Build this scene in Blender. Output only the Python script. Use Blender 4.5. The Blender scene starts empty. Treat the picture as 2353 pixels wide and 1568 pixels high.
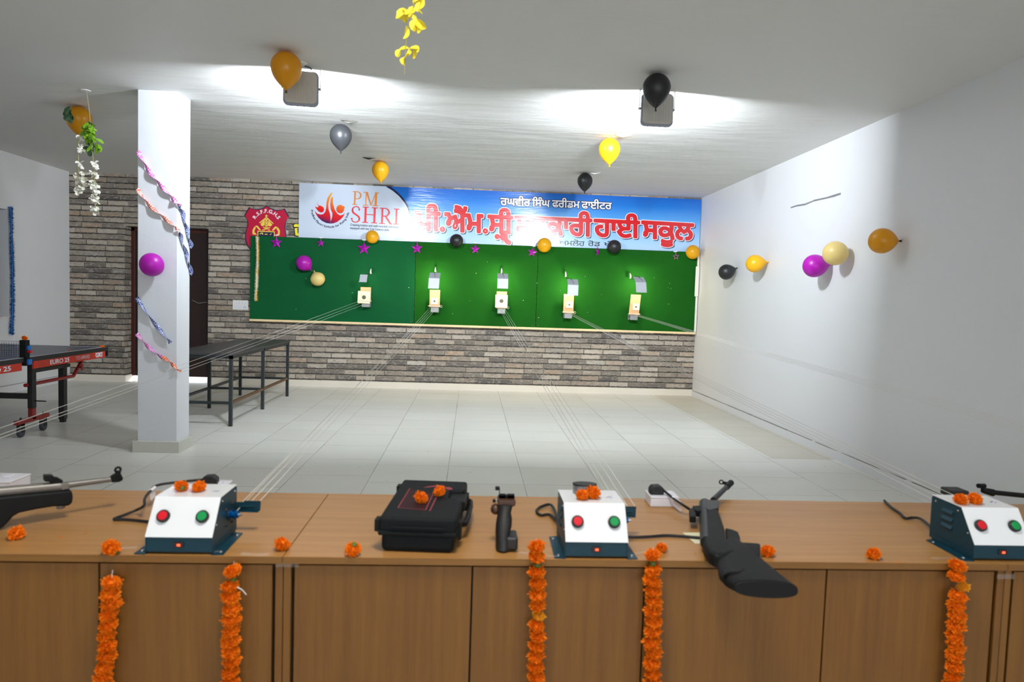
import bpy, bmesh, math, random
from mathutils import Vector, Matrix, Euler
from mathutils.geometry import tessellate_polygon, interpolate_bezier, delaunay_2d_cdt

sc = bpy.context.scene
COL = sc.collection
PI = math.pi
random.seed(7)

# ------------------------------------------------------------------ camera
FPX, YAW, PITCH, ROLL, CAMZ = 1593.2, 0.0595, 0.0596, 0.0324, 1.4378
_f = Vector((math.sin(YAW) * math.cos(PITCH), math.cos(YAW) * math.cos(PITCH), -math.sin(PITCH)))
_r = Vector((math.cos(YAW), -math.sin(YAW), 0))
_d = _f.cross(_r)
RIGHT = _r * math.cos(ROLL) - _d * math.sin(ROLL)
DOWN = _r * math.sin(ROLL) + _d * math.cos(ROLL)
FWD = _f
cd = bpy.data.cameras.new('camera')
cd.sensor_width = 36.0
cd.sensor_fit = 'HORIZONTAL'
cd.lens = FPX * 36.0 / 2353.0
cd.clip_start = 0.05
cd.dof.use_dof = True
cd.dof.focus_distance = 9.0
cd.dof.aperture_fstop = 4.0
cam = bpy.data.objects.new('camera', cd)
COL.objects.link(cam)
M = Matrix.Identity(4)
for i in range(3):
    M[i][0] = RIGHT[i]; M[i][1] = -DOWN[i]; M[i][2] = -FWD[i]
M[2][3] = CAMZ
cam.matrix_world = M
sc.camera = cam
CAMP = Vector((0, 0, CAMZ))

def ray(u, v):
    return RIGHT * ((u - 1176.5) / FPX) + DOWN * ((v - 784) / FPX) + FWD
def az(u, v, z):
    d = ray(u, v); return CAMP + d * ((z - CAMZ) / d.z)
def ay(u, v, y):
    d = ray(u, v); return CAMP + d * (y / d.y)
def ax(u, v, x):
    d = ray(u, v); return CAMP + d * (x / d.x)
def apl(u, v, p0, n):
    d = ray(u, v); return CAMP + d * ((p0 - CAMP).dot(n) / d.dot(n))

# ------------------------------------------------------------------ exposure, world, daylight
vs = sc.view_settings
vs.view_transform = 'Standard'
vs.look = 'None'
vs.gamma = 1.0
vs.use_curve_mapping = False
vs.exposure = 0.0
sc.cycles.use_denoising = True
sc.cycles.sample_clamp_indirect = 6.0
sc.cycles.max_bounces = 10
sc.cycles.diffuse_bounces = 6

world = bpy.data.worlds.new('daylight')
sc.world = world
world.use_nodes = True
wn = world.node_tree
bg = wn.nodes['Background']
bg.inputs[0].default_value = (0.86, 0.93, 1.0, 1)
bg.inputs[1].default_value = 2.2

XL, XR, YB, YF, H = -6.03, 3.546, 10.8, -4.2, 3.123
WINDOW_W = 38.0

sun = bpy.data.lights.new('sun', 'SUN'); sun.energy = 7.0; sun.angle = 0.02; sun.color = (1.0, 0.96, 0.9)
so = bpy.data.objects.new('sun', sun); COL.objects.link(so)
so.rotation_euler = Vector((0.45, 0.85, 0.40)).to_track_quat('Z', 'Y').to_euler()

def area_light(name, loc, rot, sx, sy, power, col, spread=PI):
    l = bpy.data.lights.new(name, 'AREA')
    l.shape = 'RECTANGLE'; l.size = sx; l.size_y = sy
    l.energy = power; l.color = col; l.spread = spread
    o = bpy.data.objects.new(name, l)
    o.location = loc; o.rotation_euler = rot
    COL.objects.link(o)
    return o
# daylight added as area lights in three assumed window openings behind the camera
ASSUMED_REAR_WIN = [(-3.4, -2.6), (-1.0, 1.1), (1.5, 3.3)]
for a, b in ASSUMED_REAR_WIN:
    area_light('assumed_window_daylight', ((a + b) / 2, YF + 0.02, 1.6), (PI / 2, 0, 0), b - a, 1.5, WINDOW_W * (b - a) / 1.75, (0.93, 0.97, 1.0))

# ------------------------------------------------------------------ materials
def lin(c):
    return c / 12.92 if c <= 0.04045 else ((c + 0.055) / 1.055) ** 2.4
def S(r, g, b):
    return (lin(r / 255), lin(g / 255), lin(b / 255), 1)

class NT:
    def __init__(s, name):
        s.m = bpy.data.materials.new(name); s.m.use_nodes = True
        s.t = s.m.node_tree; s.n = s.t.nodes
        s.p = s.n['Principled BSDF']
    def link(s, a, b): s.t.links.new(a, b)
    def new(s, t): return s.n.new(t)
    def put(s, sock, v):
        if isinstance(v, (int, float)): sock.default_value = v
        elif isinstance(v, (tuple, list)):
            v = tuple(v)
            n = len(sock.default_value)
            sock.default_value = v[:n] if len(v) >= n else v + (1,)
        else: s.link(v, sock)
    def math(s, op, a, b=0.0, c=None, clamp=False):
        n = s.new('ShaderNodeMath'); n.operation = op; n.use_clamp = clamp
        s.put(n.inputs[0], a); s.put(n.inputs[1], b)
        if c is not None: s.put(n.inputs[2], c)
        return n.outputs[0]
    def mix(s, fac, a, b, blend='MIX'):
        n = s.new('ShaderNodeMix'); n.data_type = 'RGBA'; n.blend_type = blend
        s.put(n.inputs[0], fac); s.put(n.inputs[6], a); s.put(n.inputs[7], b)
        return n.outputs[2]
    def pos(s):
        return s.new('ShaderNodeNewGeometry').outputs['Position']
    def obj(s):
        return s.new('ShaderNodeTexCoord').outputs['Object']
    def sep(s, v):
        n = s.new('ShaderNodeSeparateXYZ'); s.link(v, n.inputs[0]); return n.outputs
    def comb(s, x, y, z=0.0):
        n = s.new('ShaderNodeCombineXYZ')
        for i, v in enumerate((x, y, z)): s.put(n.inputs[i], v)
        return n.outputs[0]
    def scale(s, v, sc3):
        n = s.new('ShaderNodeVectorMath'); n.operation = 'MULTIPLY'
        s.link(v, n.inputs[0]); n.inputs[1].default_value = sc3
        return n.outputs[0]
    def noise(s, v, scale, detail=2.0, rough=0.5, out=0):
        n = s.new('ShaderNodeTexNoise'); s.link(v, n.inputs['Vector'])
        n.inputs['Scale'].default_value = scale; n.inputs['Detail'].default_value = detail
        n.inputs['Roughness'].default_value = rough
        return n.outputs[out]
    def white(s, v):
        n = s.new('ShaderNodeTexWhiteNoise'); n.noise_dimensions = '3D'; s.link(v, n.inputs['Vector'])
        return n.outputs['Value']
    def ramp(s, f, stops, interp='LINEAR'):
        n = s.new('ShaderNodeValToRGB'); s.put(n.inputs[0], f)
        e = n.color_ramp.elements
        n.color_ramp.interpolation = interp
        while len(e) > 1: e.remove(e[-1])
        e[0].position, e[0].color = stops[0]
        for p, c in stops[1:]:
            q = e.new(p); q.color = c
        return n.outputs[0]
    def bump(s, h, strength=0.3, dist=0.01):
        n = s.new('ShaderNodeBump'); n.inputs['Strength'].default_value = strength
        n.inputs['Distance'].default_value = dist
        s.link(h, n.inputs['Height']); s.link(n.outputs[0], s.p.inputs['Normal'])
    def base(s, v): s.put(s.p.inputs['Base Color'], v)
    def rough(s, v): s.put(s.p.inputs['Roughness'], v)

def G(v): return (v, v, v, 1)

def plain(name, col, rough=0.5, metal=0.0, var=0.06, nscale=30, bump=0.0, spec=0.5, coat=0.0):
    n = NT(name)
    o = n.obj()
    f = n.noise(o, nscale, 3)
    lo = tuple(max(0, c * (1 - var)) for c in col[:3]) + (1,)
    hi = tuple(min(1, c * (1 + var)) for c in col[:3]) + (1,)
    n.base(n.mix(f, lo, hi))
    n.rough(rough)
    n.p.inputs['Metallic'].default_value = metal
    n.p.inputs['Specular IOR Level'].default_value = spec
    if coat: n.p.inputs['Coat Weight'].default_value = coat
    if bump: n.bump(n.noise(o, nscale * 3, 3), bump, 0.002)
    return n.m

def glow(name, col, strength):
    n = NT(name)
    n.base((0, 0, 0, 1))
    n.put(n.p.inputs['Emission Color'], col)
    n.p.inputs['Emission Strength'].default_value = strength
    return n.m

# painted plaster: walls, ceiling, column
def plaster(name, col, bumpv, stretch=(1, 1, 1), scale=8, rough=0.5):
    n = NT(name)
    p = n.pos()
    big = n.noise(p, 0.7, 3)
    fine = n.noise(p, 60, 3)
    c1 = n.mix(big, tuple(c * 0.955 for c in col[:3]) + (1,), col)
    n.base(n.mix(n.math('MULTIPLY', fine, 0.10), c1, G(0.62)))
    n.rough(rough)
    h = n.math('ADD', n.noise(n.scale(p, stretch), scale, 4, 0.55), n.math('MULTIPLY', fine, 0.03))
    n.bump(h, bumpv, 0.03)
    return n.m
M_wall = plaster('white_wall_paint', S(222, 223, 226), 0.16, (1, 1, 1), 3, 0.42)
M_ceil = plaster('white_ceiling_paint', S(220, 220, 217), 0.40, (0.5, 1.7, 1), 1.9, 0.6)
M_col = plaster('column_paint', S(216, 219, 225), 0.12, (1, 1, 1), 5, 0.4)

# floor: 0.6 m vitrified tiles laid in staggered columns
def floor_mat():
    n = NT('pale_floor_tiles')
    p = n.pos(); x, y, z = n.sep(p)
    gx = n.math('DIVIDE', n.math('ADD', x, 1.368), 0.605)
    ci = n.math('FLOOR', gx)
    off = n.white(n.comb(ci, 3.0, 0.5))
    gy = n.math('ADD', n.math('DIVIDE', y, 0.55), n.math('MULTIPLY', n.math('ROUND', n.math('MULTIPLY', off, 3)), 0.333))
    ri = n.math('FLOOR', gy)
    fx = n.math('FRACT', gx); fy = n.math('FRACT', gy)
    ex = n.math('MINIMUM', fx, n.math('SUBTRACT', 1.0, fx))
    ey = n.math('MINIMUM', fy, n.math('SUBTRACT', 1.0, fy))
    worn = n.noise(p, 1.7, 2)
    wid = n.math('MULTIPLY_ADD', worn, 0.012, -0.0015)
    joint = n.math('LESS_THAN', n.math('MINIMUM', ex, ey), wid)
    tone = n.white(n.comb(ci, ri, 1.0))
    c = n.mix(tone, S(214, 213, 206), S(222, 222, 216))
    dust = n.noise(n.scale(p, (1, 2.2, 1)), 1.1, 5, 0.6)
    c = n.mix(n.math('MULTIPLY', dust, 0.45), c, S(206, 203, 192))
    # a run of yellower tiles along the right-hand wall
    old = n.math('MULTIPLY', n.math('GREATER_THAN', gx, 7.07), n.math('GREATER_THAN', y, 6.4))
    c = n.mix(n.math('MULTIPLY', old, 0.55), c, S(182, 172, 150))
    spots = n.math('GREATER_THAN', n.noise(p, 23, 2, 0.5), 0.735)
    c = n.mix(n.math('MULTIPLY', spots, 0.5), c, S(120, 110, 98))
    c = n.mix(n.math('MULTIPLY', joint, 0.75), c, S(120, 116, 106))
    n.base(c)
    n.rough(n.math('MULTIPLY_ADD', dust, 0.22, 0.26))
    n.p.inputs['Specular IOR Level'].default_value = 0.4
    n.bump(n.math('MULTIPLY', joint, -1.0), 0.25, 0.002)
    return n.m
M_floor = floor_mat()

# brick-print wallpaper: thin long bricks with dark joints printed under and left of each brick
def brick_mat(axis):
    n = NT('brick_wallpaper_' + axis)
    p = n.pos(); x, y, z = n.sep(p)
    if axis == 'side': x = y
    wob = n.noise(p, 26, 3)
    wob2 = n.noise(n.scale(p, (1, 1, 1)), 55, 2)
    zz = n.math('ADD', z, n.math('MULTIPLY', n.math('SUBTRACT', wob, 0.5), 0.02))
    gz = n.math('DIVIDE', n.math('ADD', zz, 0.070), 0.0845)
    ri = n.math('FLOOR', gz)
    off = n.white(n.comb(ri, 7.0, 2.0))
    gx = n.math('ADD', n.math('DIVIDE', n.math('ADD', x, n.math('MULTIPLY', n.math('SUBTRACT', wob2, 0.5), 0.01)), 0.305), off)
    ci = n.math('FLOOR', gx)
    half = n.white(n.comb(ci, ri, 9.0))
    fx = n.math('FRACT', gx); fz = n.math('FRACT', gz)
    idv = n.comb(ci, ri, 4.0)
    r1 = n.white(idv)
    tone = n.ramp(r1, [(0.0, S(96, 90, 86)), (0.2, S(124, 116, 108)), (0.4, S(146, 135, 123)),
                       (0.6, S(162, 150, 136)), (0.76, S(182, 172, 160)), (0.86, S(164, 142, 122)), (0.94, S(136, 127, 119)), (1.0, S(192, 185, 174))])
    mott = n.noise(n.scale(p, (1, 1, 2)), 17, 5, 0.65)
    tone = n.mix(n.math('MULTIPLY', n.math('GREATER_THAN', mott, 0.57), 0.26), tone, S(204, 198, 188))
    tone = n.mix(n.math('MULTIPLY', n.math('LESS_THAN', mott, 0.39), 0.38), tone, S(84, 78, 76))
    edge = n.math('MULTIPLY_ADD', wob2, 0.10, 0.05)
    mort = n.math('MAXIMUM', n.math('LESS_THAN', fz, n.math('ADD', 0.10, edge)), n.math('LESS_THAN', fx, n.math('MULTIPLY_ADD', edge, 0.3, 0.03)))
    mort = n.math('MAXIMUM', mort, n.math('GREATER_THAN', fz, 0.955))
    mcol = n.mix(mott, S(122, 114, 103), S(156, 147, 134))
    c = n.mix(mort, tone, mcol)
    thick = n.math('MULTIPLY_ADD', n.noise(n.comb(gx, ri, 3.0), 2.4, 2), 0.17, 0.03)
    d0 = n.math('ADD', 0.10, edge)
    dark = n.math('MULTIPLY', n.math('LESS_THAN', fz, n.math('ADD', d0, 0.06)), n.math('GREATER_THAN', fz, n.math('SUBTRACT', d0, thick)))
    dl = n.math('MULTIPLY', n.math('MULTIPLY', n.math('LESS_THAN', fx, 0.045), n.math('GREATER_THAN', fx, 0.025)), n.math('GREATER_THAN', half, 0.35))
    dl = n.math('MULTIPLY', dl, n.math('GREATER_THAN', fz, 0.16))
    c = n.mix(n.math('MULTIPLY', n.math('MAXIMUM', dark, dl), 0.92), c, S(40, 37, 36))
    n.base(c); n.rough(0.62)
    n.p.inputs['Specular IOR Level'].default_value = 0.25
    return n.m
M_brick = brick_mat('front')
M_brick_side = brick_mat('side')

def laminate(name, axis, a, b, rough):
    n = NT(name)
    p = n.pos()
    st = {'x': (1.2, 26, 26), 'z': (26, 26, 1.1)}[axis]
    g1 = n.noise(n.scale(p, st), 1.6, 5, 0.6)
    g2 = n.noise(n.scale(p, tuple(k * 4 for k in st)), 2.0, 3, 0.6)
    f = n.math('ADD', n.math('MULTIPLY', g1, 0.75), n.math('MULTIPLY', g2, 0.25))
    n.base(n.ramp(f, [(0.3, a), (0.5, tuple((i + j) / 2 for i, j in zip(a, b))), (0.7, b)]))
    n.rough(rough)
    n.p.inputs['Specular IOR Level'].default_value = 0.45
    return n.m
M_lam_x = laminate('beech_laminate_top', 'x', S(152, 106, 54), S(176, 130, 74), 0.38)
M_lam_z_shaded = laminate('beech_laminate_shaded_front', 'z', S(100, 62, 13), S(124, 82, 25), 0.55)  # same laminate as the top, with the shade on the fronts darkened into its colour

M_lam_e_shaded = laminate('beech_laminate_shaded_edge', 'x', S(110, 70, 22), S(134, 92, 36), 0.5)  # copy of the top laminate with front-edge shade put into its colour
M_skirt = plain('cream_skirting', S(222, 214, 200), 0.4, var=0.03)
M_plinth = plain('plinth_tile', S(196, 196, 186), 0.4, var=0.05)
M_grime = plain('grime', S(118, 114, 105), 0.8, var=0.3, nscale=9)
M_doorwood = plain('dark_brown_door', S(36, 15, 12), 0.5, var=0.15)
M_doorframe = plain('door_frame_red_brown', S(74, 27, 18), 0.45, var=0.12)
M_black = plain('black_plastic', S(8, 9, 10), 0.6, var=0.2, bump=0.05, spec=0.25)
M_stock = plain('synthetic_black_stock', S(11, 13, 14), 0.6, spec=0.25, var=0.12, bump=0.12, nscale=60)
M_gun = plain('blued_steel', S(36, 38, 41), 0.42, metal=0.4, var=0.1)
M_barrelgrey = plain('worn_grey_barrel', S(120, 116, 110), 0.4, metal=0.4, var=0.12)
M_case = plain('black_case_plastic', S(12, 16, 18), 0.7, var=0.1, bump=0.2, nscale=80, spec=0.2)
M_teal = plain('teal_powder_coat', S(3, 50, 64), 0.42, var=0.06, spec=0.35)
M_tealdark = plain('teal_vent_slot', S(4, 40, 52), 0.5)
M_white = plain('white_panel_gloss', S(224, 226, 228), 0.16, var=0.02, coat=0.4)
M_redbtn = plain('red_button', S(205, 14, 34), 0.35, var=0.04)
M_grnbtn = plain('green_button', S(0, 140, 70), 0.35, var=0.04)
M_chrome = plain('bright_screw', S(190, 192, 195), 0.25, metal=1.0)
M_blueano = plain('blue_anodised', S(0, 96, 168), 0.25, metal=0.85)
M_switchglow = glow('lit_red_rocker', (1.0, 0.10, 0.03, 1), 3.0)
M_cordw = plain('white_cord', S(214, 212, 204), 0.7)
M_rubber = plain('black_cable', S(20, 20, 22), 0.55)
M_boxw = plain('white_plastic_box', S(218, 218, 226), 0.35, var=0.03)
M_tag = plain('printed_paper_tag', S(226, 224, 232), 0.5)
M_card = plain('cream_target_card', S(246, 238, 200), 0.6, var=0.02)
M_papercream = plain('cream_paper', S(222, 218, 186), 0.6)
M_disc = plain('target_black', S(34, 30, 26), 0.6)
M_ply = plain('pine_plywood', S(214, 172, 126), 0.55, var=0.1, nscale=14)
M_batten = plain('pine_batten', S(232, 206, 160), 0.5, var=0.06, nscale=10)
M_greymetal = plain('grey_shield_metal', S(174, 178, 186), 0.4, metal=0.15, var=0.04)
M_bracket = plain('zinc_bracket', S(150, 152, 150), 0.45, metal=0.5)
M_lampcap = plain('lamp_holder', S(214, 214, 210), 0.35)
M_housing = plain('floodlight_housing', S(190, 186, 178), 0.5, var=0.05)
M_housrim = plain('floodlight_rim', S(150, 154, 170), 0.45)
M_pvc = plain('white_pvc', S(228, 226, 218), 0.35, var=0.03)
M_tablesteel = plain('dark_painted_steel', S(34, 40, 42), 0.45, var=0.3, nscale=9)
M_rust = plain('rusty_steel', S(96, 68, 46), 0.6, var=0.35, nscale=14)
M_tabletop = plain('scuffed_dark_table_top', S(50, 52, 54), 0.4, var=0.25, nscale=6)
M_ppblue = plain('blue_grey_table_top', S(62, 68, 92), 0.35, var=0.06)
M_ppblack = plain('black_table_edge', S(24, 25, 28), 0.4)
M_ppred = plain('red_apron', S(178, 42, 26), 0.4, var=0.06)
M_ppleg = plain('black_table_leg', S(22, 22, 24), 0.4)
M_ppredleg = plain('dark_red_leg', S(140, 28, 24), 0.4)
M_ppline = plain('white_line', S(210, 212, 220), 0.5)
M_bluepl = plain('blue_plastic', S(16, 98, 176), 0.4)
M_castor = plain('castor_wheel', S(58, 62, 72), 0.45)
M_netmesh = plain('navy_net', S(46, 52, 74), 0.7)
M_nettape = plain('net_tape', S(200, 200, 204), 0.7)
M_walnut = plain('walnut_grip', S(66, 38, 22), 0.4, var=0.35, nscale=18)
M_gripblack = plain('black_grip', S(24, 22, 22), 0.5, var=0.15)
M_green_stem = plain('green_calyx', S(82, 104, 30), 0.6)
M_leaf = plain('pale_green_leaf', S(120, 168, 34), 0.5, var=0.2)
M_leafdark = plain('dark_green_leaf', S(34, 62, 34), 0.5, var=0.2)
M_tinw = plain('pellet_tin_steel', S(150, 152, 156), 0.35, metal=0.7)
M_pellet = plain('lead_pellet', S(120, 124, 132), 0.4, metal=0.7)
M_casered = plain('red_print', S(140, 44, 58), 0.6)
M_stickred = plain('red_sticker_print', S(206, 60, 110), 0.5)
M_stickblue = plain('blue_sticker_print', S(70, 80, 150), 0.5)
M_dark = plain('dark_recess', S(12, 12, 12), 0.7)
M_tapegrey = plain('grey_torn_tape', S(122, 124, 126), 0.6, var=0.2)
M_navy = plain('navy_paint', S(22, 26, 66), 0.4)
M_crimson = plain('crimson_paint', S(190, 10, 58), 0.35, var=0.05)
M_gold = plain('gold_paint', S(240, 206, 88), 0.4, var=0.05)
M_whitept = plain('white_print', S(240, 238, 240), 0.4)
M_signyel = plain('yellow_sign_face', S(242, 226, 60), 0.4)
M_sill = plain('window_reveal_paint', S(214, 206, 206), 0.5)
M_shutter = plain('dark_shutter', S(20, 20, 24), 0.4)
M_concrete = plain('outdoor_concrete', S(206, 204, 198), 0.8)

def tape_mat():
    n = NT('clear_sticky_tape')
    n.base((0.9, 0.9, 0.9, 1)); n.rough(0.12)
    n.p.inputs['Alpha'].default_value = 0.10
    n.bump(n.noise(n.pos(), 120, 2), 0.8, 0.004)
    return n.m
M_tape = tape_mat()

def felt(name, a, b):
    n = NT(name)
    p = n.pos()
    f = n.noise(p, 90, 4, 0.7); g = n.noise(p, 2.1, 4, 0.6)
    c = n.mix(g, a, b)
    n.base(n.mix(n.math('MULTIPLY', f, 0.35), c, tuple(k * 0.7 for k in b[:3]) + (1,)))
    n.rough(0.9)
    n.p.inputs['Specular IOR Level'].default_value = 0.12
    n.bump(f, 0.25, 0.003)
    return n.m
M_felt_teal = felt('bottle_green_felt', S(12, 76, 40), S(16, 92, 50))
M_felt = felt('grass_green_felt', S(17, 74, 15), S(23, 92, 23))

def balloon_mat(name, col, rough=0.32, metal=0.0, trans=0.22):
    n = NT(name)
    n.base(n.mix(n.noise(n.obj(), 4, 2), tuple(c * 0.94 for c in col[:3]) + (1,), col))
    n.rough(rough); n.p.inputs['Metallic'].default_value = metal
    if trans:
        tb = n.new('ShaderNodeBsdfTranslucent'); tb.inputs[0].default_value = col
        mx = n.new('ShaderNodeMixShader'); mx.inputs[0].default_value = trans
        n.link(n.p.outputs[0], mx.inputs[1]); n.link(tb.outputs[0], mx.inputs[2])
        n.link(mx.outputs[0], n.n['Material Output'].inputs[0])
    return n.m
B_amber = balloon_mat('amber_balloon', S(230, 160, 8))
B_yellow = balloon_mat('yellow_balloon', S(246, 188, 22))
B_gold = balloon_mat('golden_balloon', S(238, 176, 16))
B_black = balloon_mat('black_balloon', S(24, 26, 28), 0.42, 0, 0)
B_grey = balloon_mat('pearl_grey_balloon', S(62, 63, 66), 0.38, 0.25, 0)
B_mag = balloon_mat('magenta_balloon', S(186, 22, 182), 0.35)
B_cream = balloon_mat('cream_balloon', S(238, 214, 140), 0.34)

def marigold_mat():
    n = NT('marigold_petals')
    o = n.obj()
    f = n.noise(o, 160, 3, 0.6)
    n.base(n.ramp(f, [(0.25, S(198, 78, 0)), (0.5, S(234, 116, 4)), (0.75, S(250, 162, 28))]))
    n.rough(0.7)
    n.p.inputs['Specular IOR Level'].default_value = 0.2
    return n.m
M_mari = marigold_mat()
M_mariyel = plain('yellow_marigold_petals', S(240, 166, 24), 0.7, var=0.2, nscale=150)

def wrinkle(n):
    # vinyl wrinkles: fine horizontal ripples near two seams and soft buckles elsewhere
    p = n.pos(); x, y, z = n.sep(p)
    rip = n.noise(n.scale(p, (2.0, 1, 34)), 2.0, 2)
    d1 = n.math('ABSOLUTE', n.math('ADD', x, 0.75)); d2 = n.math('ABSOLUTE', n.math('SUBTRACT', x, 0.62))
    m1 = n.math('SUBTRACT', 1.0, n.math('DIVIDE', d1, 0.5), clamp=True)
    m2 = n.math('SUBTRACT', 1.0, n.math('DIVIDE', d2, 0.6), clamp=True)
    soft = n.noise(n.scale(p, (1, 1, 2)), 1.9, 3)
    h = n.math('ADD', n.math('MULTIPLY', rip, n.math('MULTIPLY_ADD', n.math('MAXIMUM', m1, m2), 0.13, 0.008)), n.math('MULTIPLY', soft, 0.35))
    n.bump(h, 0.55, 0.02)
def vinyl(name, col):
    n = NT(name)
    n.base(n.mix(n.noise(n.pos(), 6, 2), tuple(c * 0.97 for c in col[:3]) + (1,), col))
    n.rough(0.22); n.p.inputs['Specular IOR Level'].default_value = 0.5
    wrinkle(n)
    return n.m
def banner_mat():
    n = NT('blue_banner_print')
    x, y, z = n.sep(n.pos())
    f = n.math('DIVIDE', n.math('SUBTRACT', z, 2.28), 0.82)
    n.base(n.ramp(f, [(0.0, S(178, 208, 240)), (0.28, S(140, 188, 234)), (0.6, S(70, 148, 220)), (0.82, S(4, 112, 204)), (1.0, S(0, 94, 190))]))
    n.rough(0.22); wrinkle(n)
    return n.m
M_ban_blue = banner_mat()
M_ban_white = vinyl('banner_white_print', S(206, 218, 236))
M_ban_navy = vinyl('banner_navy_print', S(8, 14, 62))
M_ban_red = vinyl('banner_red_print', S(204, 0, 18))
M_ban_lt = vinyl('banner_letter_white', S(238, 238, 246))
M_ban_black = vinyl('banner_black_print', S(14, 14, 20))
M_ban_orange = vinyl('banner_orange_print', S(228, 138, 52))
M_ban_red2 = vinyl('banner_coral_print', S(226, 48, 56))
M_ban_pale = vinyl('banner_pale_blue_print', S(150, 184, 226))
def emblem_mat():
    n = NT('emblem_gradient_print')
    x, y, z = n.sep(n.pos())
    f = n.math('ADD', n.math('MULTIPLY', n.math('SUBTRACT', z, 2.44), 1.65), n.math('MULTIPLY', n.math('ADD', x, 2.22), 0.5))
    n.base(n.ramp(f, [(0.0, S(34, 26, 92)), (0.13, S(70, 20, 84)), (0.26, S(200, 6, 40)), (0.42, S(226, 28, 20)), (0.62, S(232, 110, 36)), (0.9, S(240, 176, 70))]))
    n.rough(0.22); wrinkle(n)
    return n.m
M_emblem = emblem_mat()

def ribbon_mat(name, a, b):
    n = NT(name)
    ck = n.new('ShaderNodeTexChecker'); ck.inputs['Scale'].default_value = 75
    n.link(n.obj(), ck.inputs['Vector'])
    ck.inputs[1].default_value = a; ck.inputs[2].default_value = b
    n.base(ck.outputs[0]); n.rough(0.4)
    return n.m
R_pink = ribbon_mat('pink_woven_ribbon', S(206, 74, 176), S(232, 190, 222))
R_orange = ribbon_mat('coral_woven_ribbon', S(226, 88, 70), S(240, 206, 196))
R_navy = ribbon_mat('navy_woven_ribbon', S(52, 66, 130), S(176, 186, 216))
R_red = ribbon_mat('orange_red_woven_ribbon', S(206, 72, 30), S(236, 170, 140))
M_tinselblue = plain('blue_tinsel', S(20, 96, 166), 0.4, metal=0.2, var=0.35, nscale=60)
M_tinselwhite = plain('cream_tinsel', S(236, 222, 190), 0.5, var=0.12, nscale=60)
M_tinselyel = plain('yellow_tinsel', S(232, 186, 40), 0.5, var=0.15, nscale=60)
M_star = plain('magenta_foil', S(176, 14, 178), 0.3, metal=0.35, var=0.1)
M_stardark = plain('foil_cutout', S(58, 10, 66), 0.5)
M_petalw = plain('white_petal', S(232, 230, 218), 0.6)
M_petaly = plain('yellow_petal', S(246, 226, 62), 0.6, var=0.12)
M_vine = plain('vine_stem', S(176, 172, 90), 0.6)

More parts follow.
